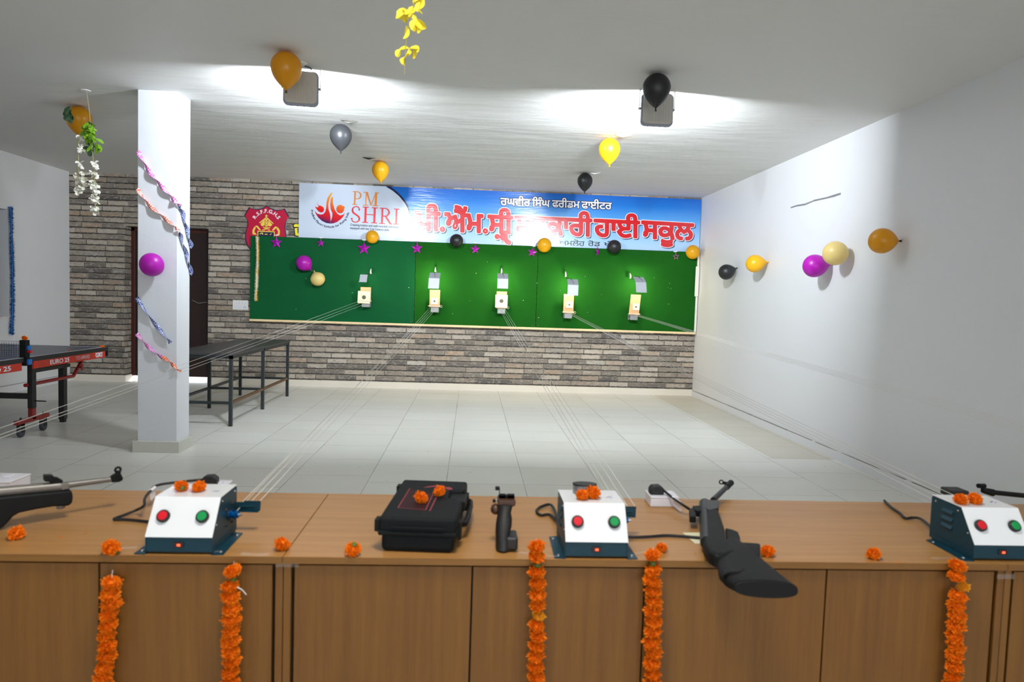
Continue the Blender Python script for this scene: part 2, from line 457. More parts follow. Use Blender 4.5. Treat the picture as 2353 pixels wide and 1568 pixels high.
# ------------------------------------------------------------------ mesh building
class MB:
    def __init__(s): s.v = []; s.f = []; s.mi = []; s.cur = 0
    def mat(s, i): s.cur = i; return s
    def add(s, vs_, fs):
        o = len(s.v); s.v += [tuple(a) for a in vs_]
        for f in fs: s.f.append([o + i for i in f]); s.mi.append(s.cur)
        return s
    def box(s, a, b, mtx=None):
        x0, y0, z0 = a; x1, y1, z1 = b
        vv = [Vector(p) for p in ((x0, y0, z0), (x1, y0, z0), (x1, y1, z0), (x0, y1, z0), (x0, y0, z1), (x1, y0, z1), (x1, y1, z1), (x0, y1, z1))]
        if mtx: vv = [mtx @ p for p in vv]
        return s.add(vv, [(0, 3, 2, 1), (4, 5, 6, 7), (0, 1, 5, 4), (1, 2, 6, 5), (2, 3, 7, 6), (3, 0, 4, 7)])
    def tube(s, pts, r, n=8, caps=True):
        pts = [Vector(p) for p in pts]
        rings = []
        prev = None
        for i, p in enumerate(pts):
            t = (pts[min(i + 1, len(pts) - 1)] - pts[max(i - 1, 0)])
            if t.length < 1e-9: t = Vector((0, 0, 1))
            t.normalize()
            if prev is None:
                a = Vector((0, 0, 1)) if abs(t.z) < 0.9 else Vector((1, 0, 0))
                u = t.cross(a).normalized()
            else:
                u = (prev - t * prev.dot(t))
                u = u.normalized() if u.length > 1e-6 else t.orthogonal().normalized()
            prev = u; w = t.cross(u)
            rr = r[i] if isinstance(r, (list, tuple)) else r
            rings.append([p + u * rr * math.cos(2 * PI * k / n) + w * rr * math.sin(2 * PI * k / n) for k in range(n)])
        vv = [q for g in rings for q in g]
        ff = []
        for i in range(len(rings) - 1):
            for k in range(n):
                a, b = i * n + k, i * n + (k + 1) % n
                ff.append((a, b, b + n, a + n))
        if caps:
            ff.append(tuple(reversed(range(n)))); ff.append(tuple((len(rings) - 1) * n + k for k in range(n)))
        return s.add(vv, ff)
    def lathe(s, prof, p0, axis, n=20):
        # prof: (radius, distance along axis)
        axis = Vector(axis).normalized(); u = axis.orthogonal().normalized(); w = axis.cross(u)
        p0 = Vector(p0)
        vv = []; ff = []
        for r, d in prof:
            for k in range(n):
                a = 2 * PI * k / n
                vv.append(p0 + axis * d + (u * math.cos(a) + w * math.sin(a)) * max(r, 1e-5))
        for i in range(len(prof) - 1):
            for k in range(n):
                a, b = i * n + k, i * n + (k + 1) % n
                ff.append((a, b, b + n, a + n))
        ff.append(tuple(reversed(range(n)))); ff.append(tuple((len(prof) - 1) * n + k for k in range(n)))
        return s.add(vv, ff)
    def prism(s, poly, depth, holes=()):
        # poly: list of 3D points in a plane, extruded by the vector depth
        d = Vector(depth)
        polys = [[Vector(p) for p in poly]] + [[Vector(p) for p in h] for h in holes]
        flat = [p for q in polys for p in q]
        nfl = len(flat)
        tris = tessellate_polygon(polys)
        ff = []
        if len(polys) == 1:
            ff = [tuple(range(nfl)), tuple(nfl + i for i in reversed(range(nfl)))]
        else:
            for t in tris:
                ff.append(tuple(t)); ff.append(tuple(nfl + i for i in reversed(t)))
        o = 0
        for q in polys:
            m = len(q)
            for i in range(m):
                j = (i + 1) % m
                ff.append((o + j, o + i, nfl + o + i, nfl + o + j))
            o += m
        return s.add(flat + [p + d for p in flat], ff)
    def sphere(s, c, r, n=10, m=6, sq=(1, 1, 1)):
        c = Vector(c); vv = []; ff = []
        for i in range(m + 1):
            a = PI * i / m
            for k in range(n):
                b = 2 * PI * k / n
                vv.append(c + Vector((math.sin(a) * math.cos(b) * sq[0], math.sin(a) * math.sin(b) * sq[1], math.cos(a) * sq[2])) * r)
        for i in range(m):
            for k in range(n):
                a, b = i * n + k, i * n + (k + 1) % n
                ff.append((a, a + n, b + n, b))
        return s.add(vv, ff)
    def quad(s, a, b, c, d): return s.add([a, b, c, d], [(0, 1, 2, 3)])
    def build(s, name, mats, parent=None, smooth=None, bevel=0.0, seg=2, origin=None, loc=None, rot=None):
        me = bpy.data.meshes.new(name)
        vv = [Vector(p) for p in s.v]
        if parent is None and origin is None and loc is None:
            lo = [min(p[i] for p in vv) for i in range(3)]; hi = [max(p[i] for p in vv) for i in range(3)]
            origin = Vector(((lo[0] + hi[0]) / 2, (lo[1] + hi[1]) / 2, lo[2]))
        if origin is not None: vv = [p - Vector(origin) for p in vv]
        me.from_pydata(vv, [], s.f)
        bm = bmesh.new(); bm.from_mesh(me)
        bmesh.ops.remove_doubles(bm, verts=bm.verts, dist=1e-6)
        bmesh.ops.recalc_face_normals(bm, faces=bm.faces)
        bm.to_mesh(me); bm.free()
        if not isinstance(mats, (list, tuple)): mats = [mats]
        for m in mats: me.materials.append(m)
        if len(mats) > 1 and len(me.polygons) == len(s.mi):
            for p, i in zip(me.polygons, s.mi): p.material_index = i
        if smooth is not None:
            for p in me.polygons: p.use_smooth = True
            me.set_sharp_from_angle(angle=math.radians(smooth))
        o = bpy.data.objects.new(name, me)
        COL.objects.link(o)
        if origin is not None: o.location = origin
        if loc is not None: o.location = loc
        if rot is not None: o.rotation_euler = rot
        if parent is not None: o.parent = parent
        if bevel:
            b = o.modifiers.new('bevel', 'BEVEL'); b.width = bevel; b.segments = seg; b.limit_method = 'ANGLE'; b.angle_limit = math.radians(35)
        return o

def tag(o, label, cat, group=None, kind=None):
    o['label'] = label; o['category'] = cat
    if group: o['group'] = group
    if kind: o['kind'] = kind
    return o
def thing(name, label, cat, loc=(0, 0, 0), rot=(0, 0, 0), group=None):
    o = bpy.data.objects.new(name, None)
    o.empty_display_size = 0.05
    COL.objects.link(o); o.location = loc; o.rotation_euler = rot
    return tag(o, label, cat, group)
def struct(o): o['kind'] = 'structure'; return o
def clone(o, parent, loc=None, rot=None, scale=None):
    c = o.copy(); COL.objects.link(c); c.parent = parent
    if loc is not None: c.location = loc
    if rot is not None: c.rotation_euler = rot
    if scale is not None: c.scale = scale
    return c
def smoothpath(pts, k=8):
    pts = [Vector(p) for p in pts]; out = []
    P = [pts[0]] + pts + [pts[-1]]
    for i in range(1, len(P) - 2):
        a, b, c, d = P[i - 1], P[i], P[i + 1], P[i + 2]
        for j in range(k):
            t = j / k
            out.append(0.5 * ((2 * b) + (c - a) * t + (2 * a - 5 * b + 4 * c - d) * t * t + (3 * b - a - 3 * c + d) * t ** 3))
    out.append(pts[-1]); return out

# ------------------------------------------------------------------ lettering: glyph outlines as flat printed shapes
_cache = {}
def contours(body, res=5):
    if body in _cache: return _cache[body]
    c = bpy.data.curves.new('lettering', 'FONT'); c.body = body; c.size = 1.0; c.resolution_u = 4
    o = bpy.data.objects.new('lettering', c); COL.objects.link(o)
    dg = bpy.context.evaluated_depsgraph_get()
    cv = o.evaluated_get(dg).to_curve(dg)
    out = []
    for sp in cv.splines:
        pts = []
        if sp.type == 'BEZIER':
            bp = sp.bezier_points; m = len(bp)
            for i in range(m):
                a, b = bp[i], bp[(i + 1) % m]
                straight = a.handle_right_type == 'VECTOR' and b.handle_left_type == 'VECTOR'
                k = 2 if straight else res
                pts += [Vector((p.x, p.y)) for p in interpolate_bezier(a.co, a.handle_right, b.handle_left, b.co, k)[:-1]]
        else:
            pts = [Vector((p.co.x, p.co.y)) for p in sp.points]
        q = []
        for p in pts:
            if not q or (p - q[-1]).length > 1e-4: q.append(p)
        if len(q) > 2 and (q[0] - q[-1]).length < 1e-4: q.pop()
        if len(q) > 2: out.append(q)
    o.evaluated_get(dg).to_curve_clear()
    bpy.data.objects.remove(o); bpy.data.curves.remove(c)
    _cache[body] = out
    return out
def area2(q): return sum(q[i].x * q[(i + 1) % len(q)].y - q[(i + 1) % len(q)].x * q[i].y for i in range(len(q))) / 2
def inside(p, q):
    r = False; j = len(q) - 1
    for i in range(len(q)):
        if (q[i].y > p.y) != (q[j].y > p.y) and p.x < (q[j].x - q[i].x) * (p.y - q[i].y) / (q[j].y - q[i].y) + q[i].x: r = not r
        j = i
    return r
def bounds(cs):
    xs = [p.x for c in cs for p in c]; ys = [p.y for c in cs for p in c]
    return min(xs), max(xs), min(ys), max(ys)
# put: maps a 2D point to 3D, lift: vector toward the reader for stacking the layers
def ink(mb, cs, put, lift, level, grow=0.0, shift=(0, 0)):
    sh = Vector(shift)
    big = max(cs, key=lambda c: abs(area2(c)))
    sg = 1 if area2(big) > 0 else -1
    outs = [c for c in cs if area2(c) * sg > 0]; holes = [c for c in cs if area2(c) * sg < 0]
    hm = {}
    for h in holes:
        own = [i for i, o in enumerate(outs) if inside(h[0], o)]
        if own: hm.setdefault(min(own, key=lambda i: abs(area2(outs[i]))), []).append(h)
    vv, ff = [], []
    def poly(q):
        if area2(q) < 0: q = list(reversed(q))
        o = len(vv); vv.extend(Vector((p.x, p.y)) for p in q); ff.append(list(range(o, o + len(q))))
    for i, o in enumerate(outs):
        polys = [o] + hm.get(i, [])
        flat = [p for q in polys for p in q]
        for t in tessellate_polygon([[Vector((p.x, p.y, 0)) for p in q] for q in polys]):
            q = [flat[a] for a in t]
            if abs(area2(q)) > 1e-9: poly(q)
    if grow > 0:
        for c in cs:
            m = len(c)
            for i in range(m):
                a, b, z = c[i], c[(i + 1) % m], c[i - 1]
                d = b - a
                if d.length < 1e-6: continue
                nrm = Vector((-d.y, d.x)).normalized() * grow
                poly([a + nrm, a - nrm, b - nrm, b + nrm])
                e = a - z
                if e.length > 1e-6 and d.normalized().dot(e.normalized()) < 0.995:
                    poly([a + Vector((math.cos(t * PI / 5), math.sin(t * PI / 5))) * grow for t in range(10)])
    # one clean flat shape: the union of all pieces
    r = delaunay_2d_cdt(vv, [], ff, 1, 1e-5)
    mb.add([put(Vector(p) + sh) + lift * level for p in r[0]], [tuple(f) for f, of in zip(r[2], r[5]) if of])
def stroke(pts, w):
    # polyline with round joins as contours (each piece an outer contour)
    out = []
    for a, b in zip(pts[:-1], pts[1:]):
        a = Vector(a); b = Vector(b); d = b - a
        n = Vector((-d.y, d.x)).normalized() * w
        out.append([a + n, a - n, b - n, b + n])
    for a in pts:
        out.append([Vector(a) + Vector((math.cos(t * PI / 6), math.sin(t * PI / 6))) * w for t in range(12)])
    for c in out:
        if area2(c) < 0: c.reverse()
    return out

# ================================================================== the room
WT = 0.26
struct(MB().box((XL - WT, YF - WT, -0.12), (XR + WT, YB + WT + 0.05, 0)).build('floor', M_floor))
struct(MB().box((XL - WT, YF - WT, H), (XR + WT, YB + WT + 0.05, H + 0.12)).build('ceiling', M_ceil))
struct(MB().box((XR, YF - WT, 0), (XR + WT, YB + WT, H)).build('wall_right', M_wall))
WY0, WY1, WZ0, WZ1 = 7.7, 9.43, 1.005, 2.39
b = MB()
b.box((XL - WT, YF - WT, 0), (XL, WY0, H)); b.box((XL - WT, WY1, 0), (XL, YB + WT, H))
b.box((XL - WT, WY0, 0), (XL, WY1, WZ0)); b.box((XL - WT, WY0, WZ1), (XL, WY1, H))
struct(b.build('wall_left', M_wall))
DX0, DX1, DZ = -5.225, -4.0, 2.357
b = MB()
b.box((XL, YB, 0), (DX0 - 0.004, YB + WT, H)); b.box((DX1, YB, 0), (XR, YB + WT, H)); b.box((DX0 - 0.004, YB, DZ), (DX1, YB + WT, H))
b.mat(1).box((DX0 - 0.004, YB, 0), (DX0, YB + WT, DZ))
struct(b.build('wall_back', [M_brick, M_brick_side]))
b = MB()
xs = XL
for a, c in ASSUMED_REAR_WIN:  # assumed window openings cut in the unseen rear wall
    b.box((xs, YF - WT, 0), (a, YF, H)); b.box((a, YF - WT, 0), (c, YF, 0.85)); b.box((a, YF - WT, 2.35), (c, YF, H)); xs = c
b.box((xs, YF - WT, 0), (XR, YF, H))
struct(b.build('wall_rear', M_wall))

# skirtings
b = MB(); b.box((XL, YB - 0.012, 0), (DX0, YB, 0.1)); b.box((DX1, YB - 0.012, 0), (XR, YB, 0.1)); b.box((DX0, YB - 0.012, 0), (DX0 + 0.012, YB + WT - 0.04, 0.1))
struct(b.build('baseboard_back', M_skirt))
b = MB(); b.box((XR - 0.012, YF, 0), (XR, YB - 0.012, 0.088))
b.mat(1)
y = YB - 0.02
while y > 4.5:
    ln = random.uniform(0.12, 0.5)
    w = random.uniform(0.001, 0.005) * (1.0 if y > 7.4 else 0.5)
    b.box((XR - 0.0135, y - ln, 0.088 - w * 0.3), (XR - 0.0005, y, 0.088 + w)); y -= ln + random.choice((0, 0, 0.02, 0.08))
struct(b.build('baseboard_right', [M_wall, M_grime]))
b = MB(); b.box((XL, YF, 0), (XL + 0.012, YB - 0.012, 0.1)); b.mat(1).box((XL, YF, 0.1), (XL + 0.0125, YB - 0.012, 0.104))
struct(b.build('baseboard_left', [M_wall, M_grime]))

# square column with tiled plinth
CX0, CX1, CY0, CY1 = -2.892, -2.555, 6.195, 6.459
col = struct(MB().box((CX0, CY0, 0), (CX1, CY1, H)).build('column', M_col, bevel=0.006))
pl = MB().box((CX0 - 0.03, CY0 - 0.03, 0), (CX1 + 0.03, CY1 + 0.03, 0.098)).build('plinth', M_plinth, None, bevel=0.003, origin=col.location)
pl.location = (0, 0, 0); pl.parent = col

# dark double door in its recess, daylight gap underneath
dr = struct(MB().box((DX0 + 0.06, YB + 0.2, 0.078), (DX1 - 0.06, YB + 0.245, DZ - 0.05)).build('door_1', M_doorwood, bevel=0.004))
def under(o, root):
    o.parent = root; o.location = o.location - root.location
fb = MB()
fb.box((DX0, YB + 0.19, 0.078), (DX0 + 0.055, YB + 0.255, DZ)); fb.box((DX1 - 0.055, YB + 0.19, 0.078), (DX1, YB + 0.255, DZ)); fb.box((DX0, YB + 0.19, DZ - 0.055), (DX1, YB + 0.255, DZ))
under(fb.build('door_frame', M_doorframe, bevel=0.004), dr)
hb = MB(); hb.tube([ay(442, 690, YB + 0.19), ay(456, 697, YB + 0.16), ay(476, 695, YB + 0.16)], 0.006, 8)
under(hb.build('door_bolt', M_chrome, smooth=40), dr)
struct(MB().box((DX0 - 1.5, YB + WT + 0.05, -0.14), (DX1 + 1.5, YB + 4.0, -0.02)).build('outdoor_paving', M_concrete))

# window opening in the left wall, closed by an assumed dark shutter
w = struct(MB().box((XL - WT, WY0, WZ0), (XL - WT + 0.04, WY1, WZ1)).build('window_1', M_shutter))
fb = MB()
for a, c in (((WY0, WZ0), (WY0 + 0.05, WZ1)), ((WY1 - 0.05, WZ0), (WY1, WZ1)), ((WY0, WZ0), (WY1, WZ0 + 0.05)), ((WY0, WZ1 - 0.05), (WY1, WZ1))):
    fb.box((XL - WT + 0.03, a[0], a[1]), (XL - WT + 0.085, c[0], c[1]))
under(fb.build('window_frame', M_shutter), w)
fb = MB().box((XL - WT + 0.02, WY0, WZ0 - 0.02), (XL + 0.012, WY1 + 0.0, WZ0 + 0.003))
under(fb.build('window_sill', M_sill), w)

# ================================================================== ceiling floodlights
def rrect(x0, x1, z0, z1, r, y, n=6):
    q = []
    for cx, cz0, a0 in ((x1 - r, z1 - r, 0), (x0 + r, z1 - r, 90), (x0 + r, z0 + r, 180), (x1 - r, z0 + r, 270)):
        for i in range(n + 1):
            a = math.radians(a0 + 90 * i / n); q.append((cx + r * math.cos(a), y, cz0 + r * math.sin(a)))
    return q
def floodlight(cx, cy, yaw, label, power):
    t = thing('floodlight', label, 'floodlight', (cx, cy, H), (0, 0, yaw), 'ceiling floodlights')
    W, Z0, Z1 = 0.128, -0.285, -0.03
    hb = MB(); hb.prism(rrect(-W + 0.012, W - 0.012, Z0 + 0.014, Z1 - 0.012, 0.03, -0.05), (0, 0.022, 0))
    for i in range(9):
        x = -0.085 + i * 0.0212
        hb.box((x, -0.053, Z0 + 0.03), (x + 0.006, -0.049, Z1 - 0.03))
    hb.build('housing', M_housing, t, bevel=0.004, seg=2)
    rb = MB()
    rb.prism(rrect(-W, W, Z0, Z1, 0.036, -0.03), (0, 0.03, 0))
    rb.build('rim', M_housrim, t, bevel=0.005, seg=2)
    for k in range(4):
        MB().tube([(-0.07 + k * 0.047, -0.018, Z0 + 0.001), (-0.07 + k * 0.047, -0.018, Z0 - 0.003)], 0.004, 8).build('screw', M_dark, t)
    bb = MB()
    bb.box((-W - 0.012, -0.02, -0.16), (-W - 0.007, 0.01, -0.004)); bb.box((W + 0.007, -0.02, -0.16), (W + 0.012, 0.01, -0.004)); bb.box((-W - 0.012, -0.02, -0.005), (W + 0.012, 0.01, 0))
    bb.build('mounting_bracket', M_pvc, t)
    for sx in (-1, 1):
        MB().tube([(sx * (W - 0.002), -0.005, -0.15), (sx * (W + 0.016), -0.005, -0.15)], 0.009, 8).build('bracket_bolt', M_dark, t)
    MB().tube(smoothpath([(0.075, -0.04, -0.03), (0.07, -0.05, -0.012), (0.03, -0.06, -0.004), (0.02, -0.09, -0.002)], 5), 0.004, 6).build('cable', M_rubber, t, smooth=60)
    MB().lathe([(0.0, 0), (0.055, 0), (0.058, 0.004), (0.045, 0.012), (0, 0.013)], (0.0, -0.12, 0), (0, 0, -1), 20).build('ceiling_rose', M_pvc, t, smooth=40)
    g = MB().box((-W + 0.02, -0.002, Z0 + 0.02), (W - 0.02, 0.003, Z1 - 0.015)).build('lit_glass', glow('floodlight_glass', (0.9, 0.95, 1.0, 1), 14.0), t)
    l = bpy.data.lights.new('floodlight_beam', 'AREA'); l.shape = 'RECTANGLE'; l.size = 0.2; l.size_y = 0.2
    l.energy = power; l.color = (0.86, 0.93, 1.0); l.spread = math.radians(169)
    lo = bpy.data.objects.new('floodlight_beam', l); COL.objects.link(lo); lo.parent = t
    lo.location = (0, 0.008, (Z0 + Z1) / 2); lo.rotation_euler = (PI / 2, 0, 0)
    return t
FLOOD = 140.0
floodlight(-1.325, 5.40, 0.10, 'grey ceiling floodlight hanging behind the large amber balloon', FLOOD * 0.78)
floodlight(1.41, 5.50, 0.0, 'grey ceiling floodlight hanging behind the black balloon near the middle', FLOOD * 1.08)

# assumed flat LED ceiling light, added to light the counter, unseen above the picture
def assumed_panel_light(x, y, power):
    t = thing('assumed_ceiling_light', 'assumed square flat ceiling light over the counter', 'ceiling light', (x, y, H))
    MB().box((-0.31, -0.31, -0.035), (0.31, 0.31, 0)).build('lamp_frame', M_pvc, t, bevel=0.004)
    MB().box((-0.285, -0.285, -0.038), (0.285, 0.285, -0.034)).build('diffuser', glow('assumed_lit_diffuser', (1, 0.97, 0.93, 1), 3.0), t)
    l = bpy.data.lights.new('assumed_panel_beam', 'AREA'); l.shape = 'SQUARE'; l.size = 0.56; l.energy = power; l.color = (1.0, 0.97, 0.93)
    lo = bpy.data.objects.new('assumed_panel_beam', l); COL.objects.link(lo); lo.parent = t; lo.location = (0, 0, -0.042)
assumed_panel_light(-0.05, 1.15, 52.0)

# ================================================================== balloons
def balloon(name, label, c, axis, r, mat, cat='balloon', group=None, ln=1.5, top=0.97, tie=None, knotmat=None):
    # c: centre of the widest section, axis: from the body toward the knot
    prof = []
    for i in range(13):
        a = PI / 2 * i / 12
        prof.append((r * math.sin(a), -r * top * math.cos(a)))
    L = r * ln
    for i in range(1, 15):
        s = i / 14
        prof.append((r * max(0.035, 1 - s ** 2.15), L * s))
    rot = Vector((0, 0, 1)).rotation_difference(Vector(axis).normalized()).to_euler()
    t = thing(name, label, cat, c, rot, group)
    MB().lathe(prof, (0, 0, 0), (0, 0, 1), 28).build('balloon_body', mat, t, smooth=60)
    kn = [(0.0, L - 0.003), (r * 0.04, L), (r * 0.075, L + r * 0.03), (r * 0.05, L + r * 0.08), (r * 0.10, L + r * 0.16), (r * 0.085, L + r * 0.17), (0, L + r * 0.15)]
    MB().lathe(kn, (0, 0, 0), (0, 0, 1), 12).build('knot', knotmat or mat, t, smooth=50)
    return t
M_knotdark = plain('dark_knot_rubber', S(70, 48, 14), 0.5)
DN = (0, 0, -1)
def ceiling_balloon(label, x, y, r, mat, axis=DN, knotmat=None, bit=None):
    t = balloon('ceiling_balloon', label, (x, y, H - r * 0.97 - 0.002), axis, r, mat, group='balloons taped to the ceiling', knotmat=knotmat)
    if bit:
        m = MB(); a, c, bm_ = bit; z = r * 0.97
        iv = t.rotation_euler.to_matrix().inverted()
        m.add([iv @ Vector(p) for p in ((a, c - 0.02, z), (a + 0.10, c - 0.03, z - 0.012), (a + 0.17, c - 0.005, z), (a + 0.08, c + 0.01, z - 0.02), (a + 0.02, c + 0.02, z - 0.004))], [(0, 1, 2, 3, 4)])
        m.build('tape', bm_, t)
    return t
ceiling_balloon('large amber balloon taped to the ceiling in front of a floodlight', -1.347, 5.06, 0.107, B_amber, (0.0, 0, -1), M_knotdark)
ceiling_balloon('black balloon taped to the ceiling in front of a floodlight', 1.304, 5.11, 0.102, B_black)
ceiling_balloon('amber balloon on the ceiling left of the column, with leaves over it', -3.742, 6.87, 0.111, B_amber, (-0.03, 0, -1), M_knotdark)
ceiling_balloon('pearly grey balloon on the ceiling', -1.348, 7.09, 0.108, B_grey, (0.02, 0, -1), bit=(0.02, -0.16, M_grime))
ceiling_balloon('yellow balloon on the ceiling above the orange and red lettering', -1.197, 8.93, 0.106, B_yellow, (0.06, 0, -1), bit=(-0.2, -0.2, M_dark))
ceiling_balloon('bright yellow balloon on the ceiling with a strong highlight, right of centre', 1.362, 7.15, 0.110, B_yellow, (0.05, 0, -1), bit=(0.02, -0.16, M_whitept))
ceiling_balloon('small black balloon on the ceiling just above the blue banner', 1.432, 9.12, 0.099, B_black, (0.0, 0, -1), bit=(0.03, -0.08, M_whitept))
GW = 'balloons stuck to the right wall'
def wall_balloon(label, q, axis, r, mat, group=GW, ln=1.35, knotmat=None):
    a = Vector(axis).normalized(); reach = (ln + 0.17) * r
    c = Vector(q); c.x = XR - 0.002 - a.x * reach - 0.1 * r * math.sqrt(max(0, 1 - a.x ** 2))
    return balloon('wall_balloon', label, c, axis, r, mat, group=group, ln=ln, knotmat=knotmat)
wall_balloon('black balloon on the right wall, nearest the green board', (0, 9.17, 1.90), (1, -0.1, 0.42), 0.103, B_black)
wall_balloon('yellow balloon on the right wall beside the black one', (0, 8.22, 1.965), (1, -0.3, 0.15), 0.106, B_yellow)
wall_balloon('magenta balloon on the right wall, under the cream one', (0, 6.72, 1.868), (1, -0.25, 0.12), 0.113, B_mag)
wall_balloon('cream balloon on the right wall, overlapping the magenta one', (0, 6.36, 1.97), (1, 0.55, -0.1), 0.113, B_cream)
wall_balloon('amber balloon on the right wall, its dark knot toward the wall', (0, 5.62, 2.025), (1, -0.12, 0.02), 0.105, B_amber, knotmat=M_black)
GB = 'balloons along the top of the green board'
def board_balloon(label, x, z, r, mat):
    t = balloon('board_balloon', label, (x, 10.739 - 1.27 * r, z), (0, 1, 0.03), r, mat, group=GB, ln=1.08)
board_balloon('golden balloon on the board edge under the red SHRI letters', -1.525, 2.313, 0.098, B_gold)
board_balloon('black balloon on the board edge under the first big red letters', -0.259, 2.301, 0.102, B_black)
board_balloon('golden balloon on the board edge left of the small black lettering', 1.077, 2.284, 0.110, B_gold)
board_balloon('black balloon covering the end of the small black lettering', 2.155, 2.297, 0.107, B_black)
board_balloon('golden balloon at the top right corner of the green board', 3.385, 2.262, 0.108, B_gold)
GP = 'pair of balloons on the left of the green board'
balloon('board_balloon', 'magenta balloon on the left of the green board', (-2.53, 10.612, 1.885), (0.62, 0.2, -0.62), 0.118, B_mag, group=GP, ln=1.2)
balloon('board_balloon', 'cream balloon on the left of the green board, below the magenta one', (-2.325, 10.62, 1.655), (-0.42, 0.2, 0.8), 0.109, B_cream, group=GP, ln=1.1)
balloon('column_balloon', 'magenta balloon stuck to the front of the white column', (-2.722, 6.195 - 0.108, 1.636), (0.05, 0.95, 0.22), 0.1, B_mag, ln=0.92, knotmat=plain('dark_magenta_knot', S(60, 8, 70), 0.5))

# ================================================================== banner
YBN = 10.775
UP = Vector((0, -1, 0))
bn = thing('banner', 'wide blue and white printed vinyl banner above the green board', 'banner', (0.45, YBN, 2.28))
def on_b(u, v): return ay(u, v, YBN)
def bpart(mb, name, m): return mb.build(name, m, bn, origin=None) 
def shiftback(o): o.location = -Vector((0.45, YBN, 2.28)); return o
BX0, BX1, BZ0, BZ1 = -2.655, 3.538, 2.278, 3.098
g = MB(); nx, nz = 60, 8
vv = []
for j in range(nz + 1):
    for i in range(nx + 1):
        x = BX0 + (BX1 - BX0) * i / nx; z = BZ0 + (BZ1 - BZ0) * j / nz
        vv.append((x, YBN, z))
ff = [(j * (nx + 1) + i, j * (nx + 1) + i + 1, (j + 1) * (nx + 1) + i + 1, (j + 1) * (nx + 1) + i) for j in range(nz) for i in range(nx)]
g.add(vv, ff)
g.box((BX0, YBN + 0.0015, BZ0), (BX1, YBN + 0.003, BZ1))
shiftback(g.build('blue_field', M_ban_blue, bn))
LV = 0.0012
def flat(pts3, level): return [Vector(p) + UP * level for p in pts3]
# white field on the left with a navy-edged curve
cur = [on_b(690 + a / 9.412, 420 + c / 9.412) for a, c in ((1860, 92), (2000, 175), (2130, 285), (2230, 400), (2290, 490), (2330, 570))]
cur += [on_b(u, v) for u, v in ((942, 497), (946, 515), (948, 532), (948, 549))]
tl = Vector((BX0, YBN, BZ1)); bl = Vector((BX0, YBN, BZ0))
c0 = cur[0].copy(); c0.z = BZ1; ce = cur[-1].copy(); ce.z = BZ0
wf = MB().add(flat([bl, ce] + list(reversed(cur[:-1])) + [c0, tl], LV), [tuple(range(len(cur) + 3))])
shiftback(wf.build('white_field', M_ban_white, bn))
nv = MB()
outer = [on_b(690 + a / 9.412, 420 + c / 9.412) for a, c in ((1950, 92), (2080, 185), (2190, 290), (2270, 390), (2318, 470), (2345, 545))] + [on_b(943.4, 500), on_b(946.6, 516), on_b(948.2, 532), on_b(948.2, 549)]
for i in range(len(cur) - 1):
    a, b_, c_, d_ = cur[i].copy(), cur[i + 1].copy(), outer[i + 1].copy(), outer[i].copy()
    if i == 0: a.z = d_.z = BZ1
    if i == len(cur) - 2: b_.z = c_.z = BZ0
    nv.add(flat([a, b_, c_, d_], LV * 1.5), [(0, 1, 2, 3)])
shiftback(nv.build('navy_curve', M_ban_navy, bn))
ps = MB().add(flat([on_b(905, 551), on_b(911, 546.5), on_b(948, 546), on_b(948, 553)], LV * 1.4), [(0, 1, 2, 3)])
shiftback(ps.build('pale_strip', M_ban_pale, bn))

_g = contours('ਸ'); _gb = bounds(_g); GH = _gb[3]
def word(layers, body, u0, v0h, v0b, u1, v1h, v1b, extra=None):
    # headline from (u0,v0h) to (u1,v1h), baseline v0b..v1b, all measured on the banner plane
    cs = contours(body)
    if extra: cs = cs + extra
    bx0, bx1, _, _ = bounds(contours(body))
    A = on_b(u0, v0h); B = on_b(u1, v1h); A2 = on_b(u0, v0b); B2 = on_b(u1, v1b)
    def put(p):
        t = (p.x - bx0) / (bx1 - bx0); s = p.y / GH
        return (A2.lerp(B2, t)) * (1 - s) + (A.lerp(B, t)) * s
    sx = (B - A).length / (bx1 - bx0); sz = (A - A2).length / GH
    for mb, level, grow, shift in layers:
        ink(mb, cs, put, UP, level, grow, shift)
RA = 'ੱ'
red, wht, shd = MB(), MB(), MB()
L3 = [(red, 0.0030, 0.043, (0, 0)), (wht, 0.0022, 0.068, (0, 0)), (shd, 0.0015, 0.070, (0.028, -0.028))]
sh = contours('ਸ਼ੀ')
xb = bounds(contours('ਸ'))[1]
sub = stroke([(xb * 0.80, -0.13), (xb * 0.86, -0.19), (xb * 1.02, -0.2)], 0.05) + stroke([(xb * 1.0, 0.02), (xb * 1.02, -0.2), (xb * 1.1, -0.29), (xb * 1.22, -0.34)], 0.05)
dotw = bounds(contours('ਪੀ.ਐੱਮ.'))
# one run of letters, the subjoined curl added under the sixth letter
runA = contours('ਪੀ.ਐੱਮ.')
adv = dotw[1] + 0.06
runB = [[p + Vector((adv, 0)) for p in c] for c in sh + sub]
if area2(max(runA, key=lambda c: abs(area2(c)))) < 0:
    sub_n = len(sh)
    for c in runB[sub_n:]: c.reverse()
_cache['first_word'] = runA + runB
word(L3, 'first_word', 955, 486.6, 528, 1177, 498.5, 537)
word(L3, 'ਸਰਕਾਰੀ', 1184.7, 498, 536, 1358.7, 505, 542.5)
word(L3, 'ਹਾਈ', 1366.3, 505, 543, 1468.4, 509.8, 546)
word(L3, 'ਸਕੂਲ', 1475.7, 509, 547, 1592.8, 515.7, 551.5)
shiftback(shd.build('red_lettering_shadow', M_ban_navy, bn)); shiftback(wht.build('red_lettering_outline', M_ban_lt, bn)); shiftback(red.build('red_lettering', M_ban_red, bn))
lt, ol = MB(), MB()
L2 = [(lt, 0.0022, 0.022, (0, 0)), (ol, 0.0015, 0.085, (0, 0))]
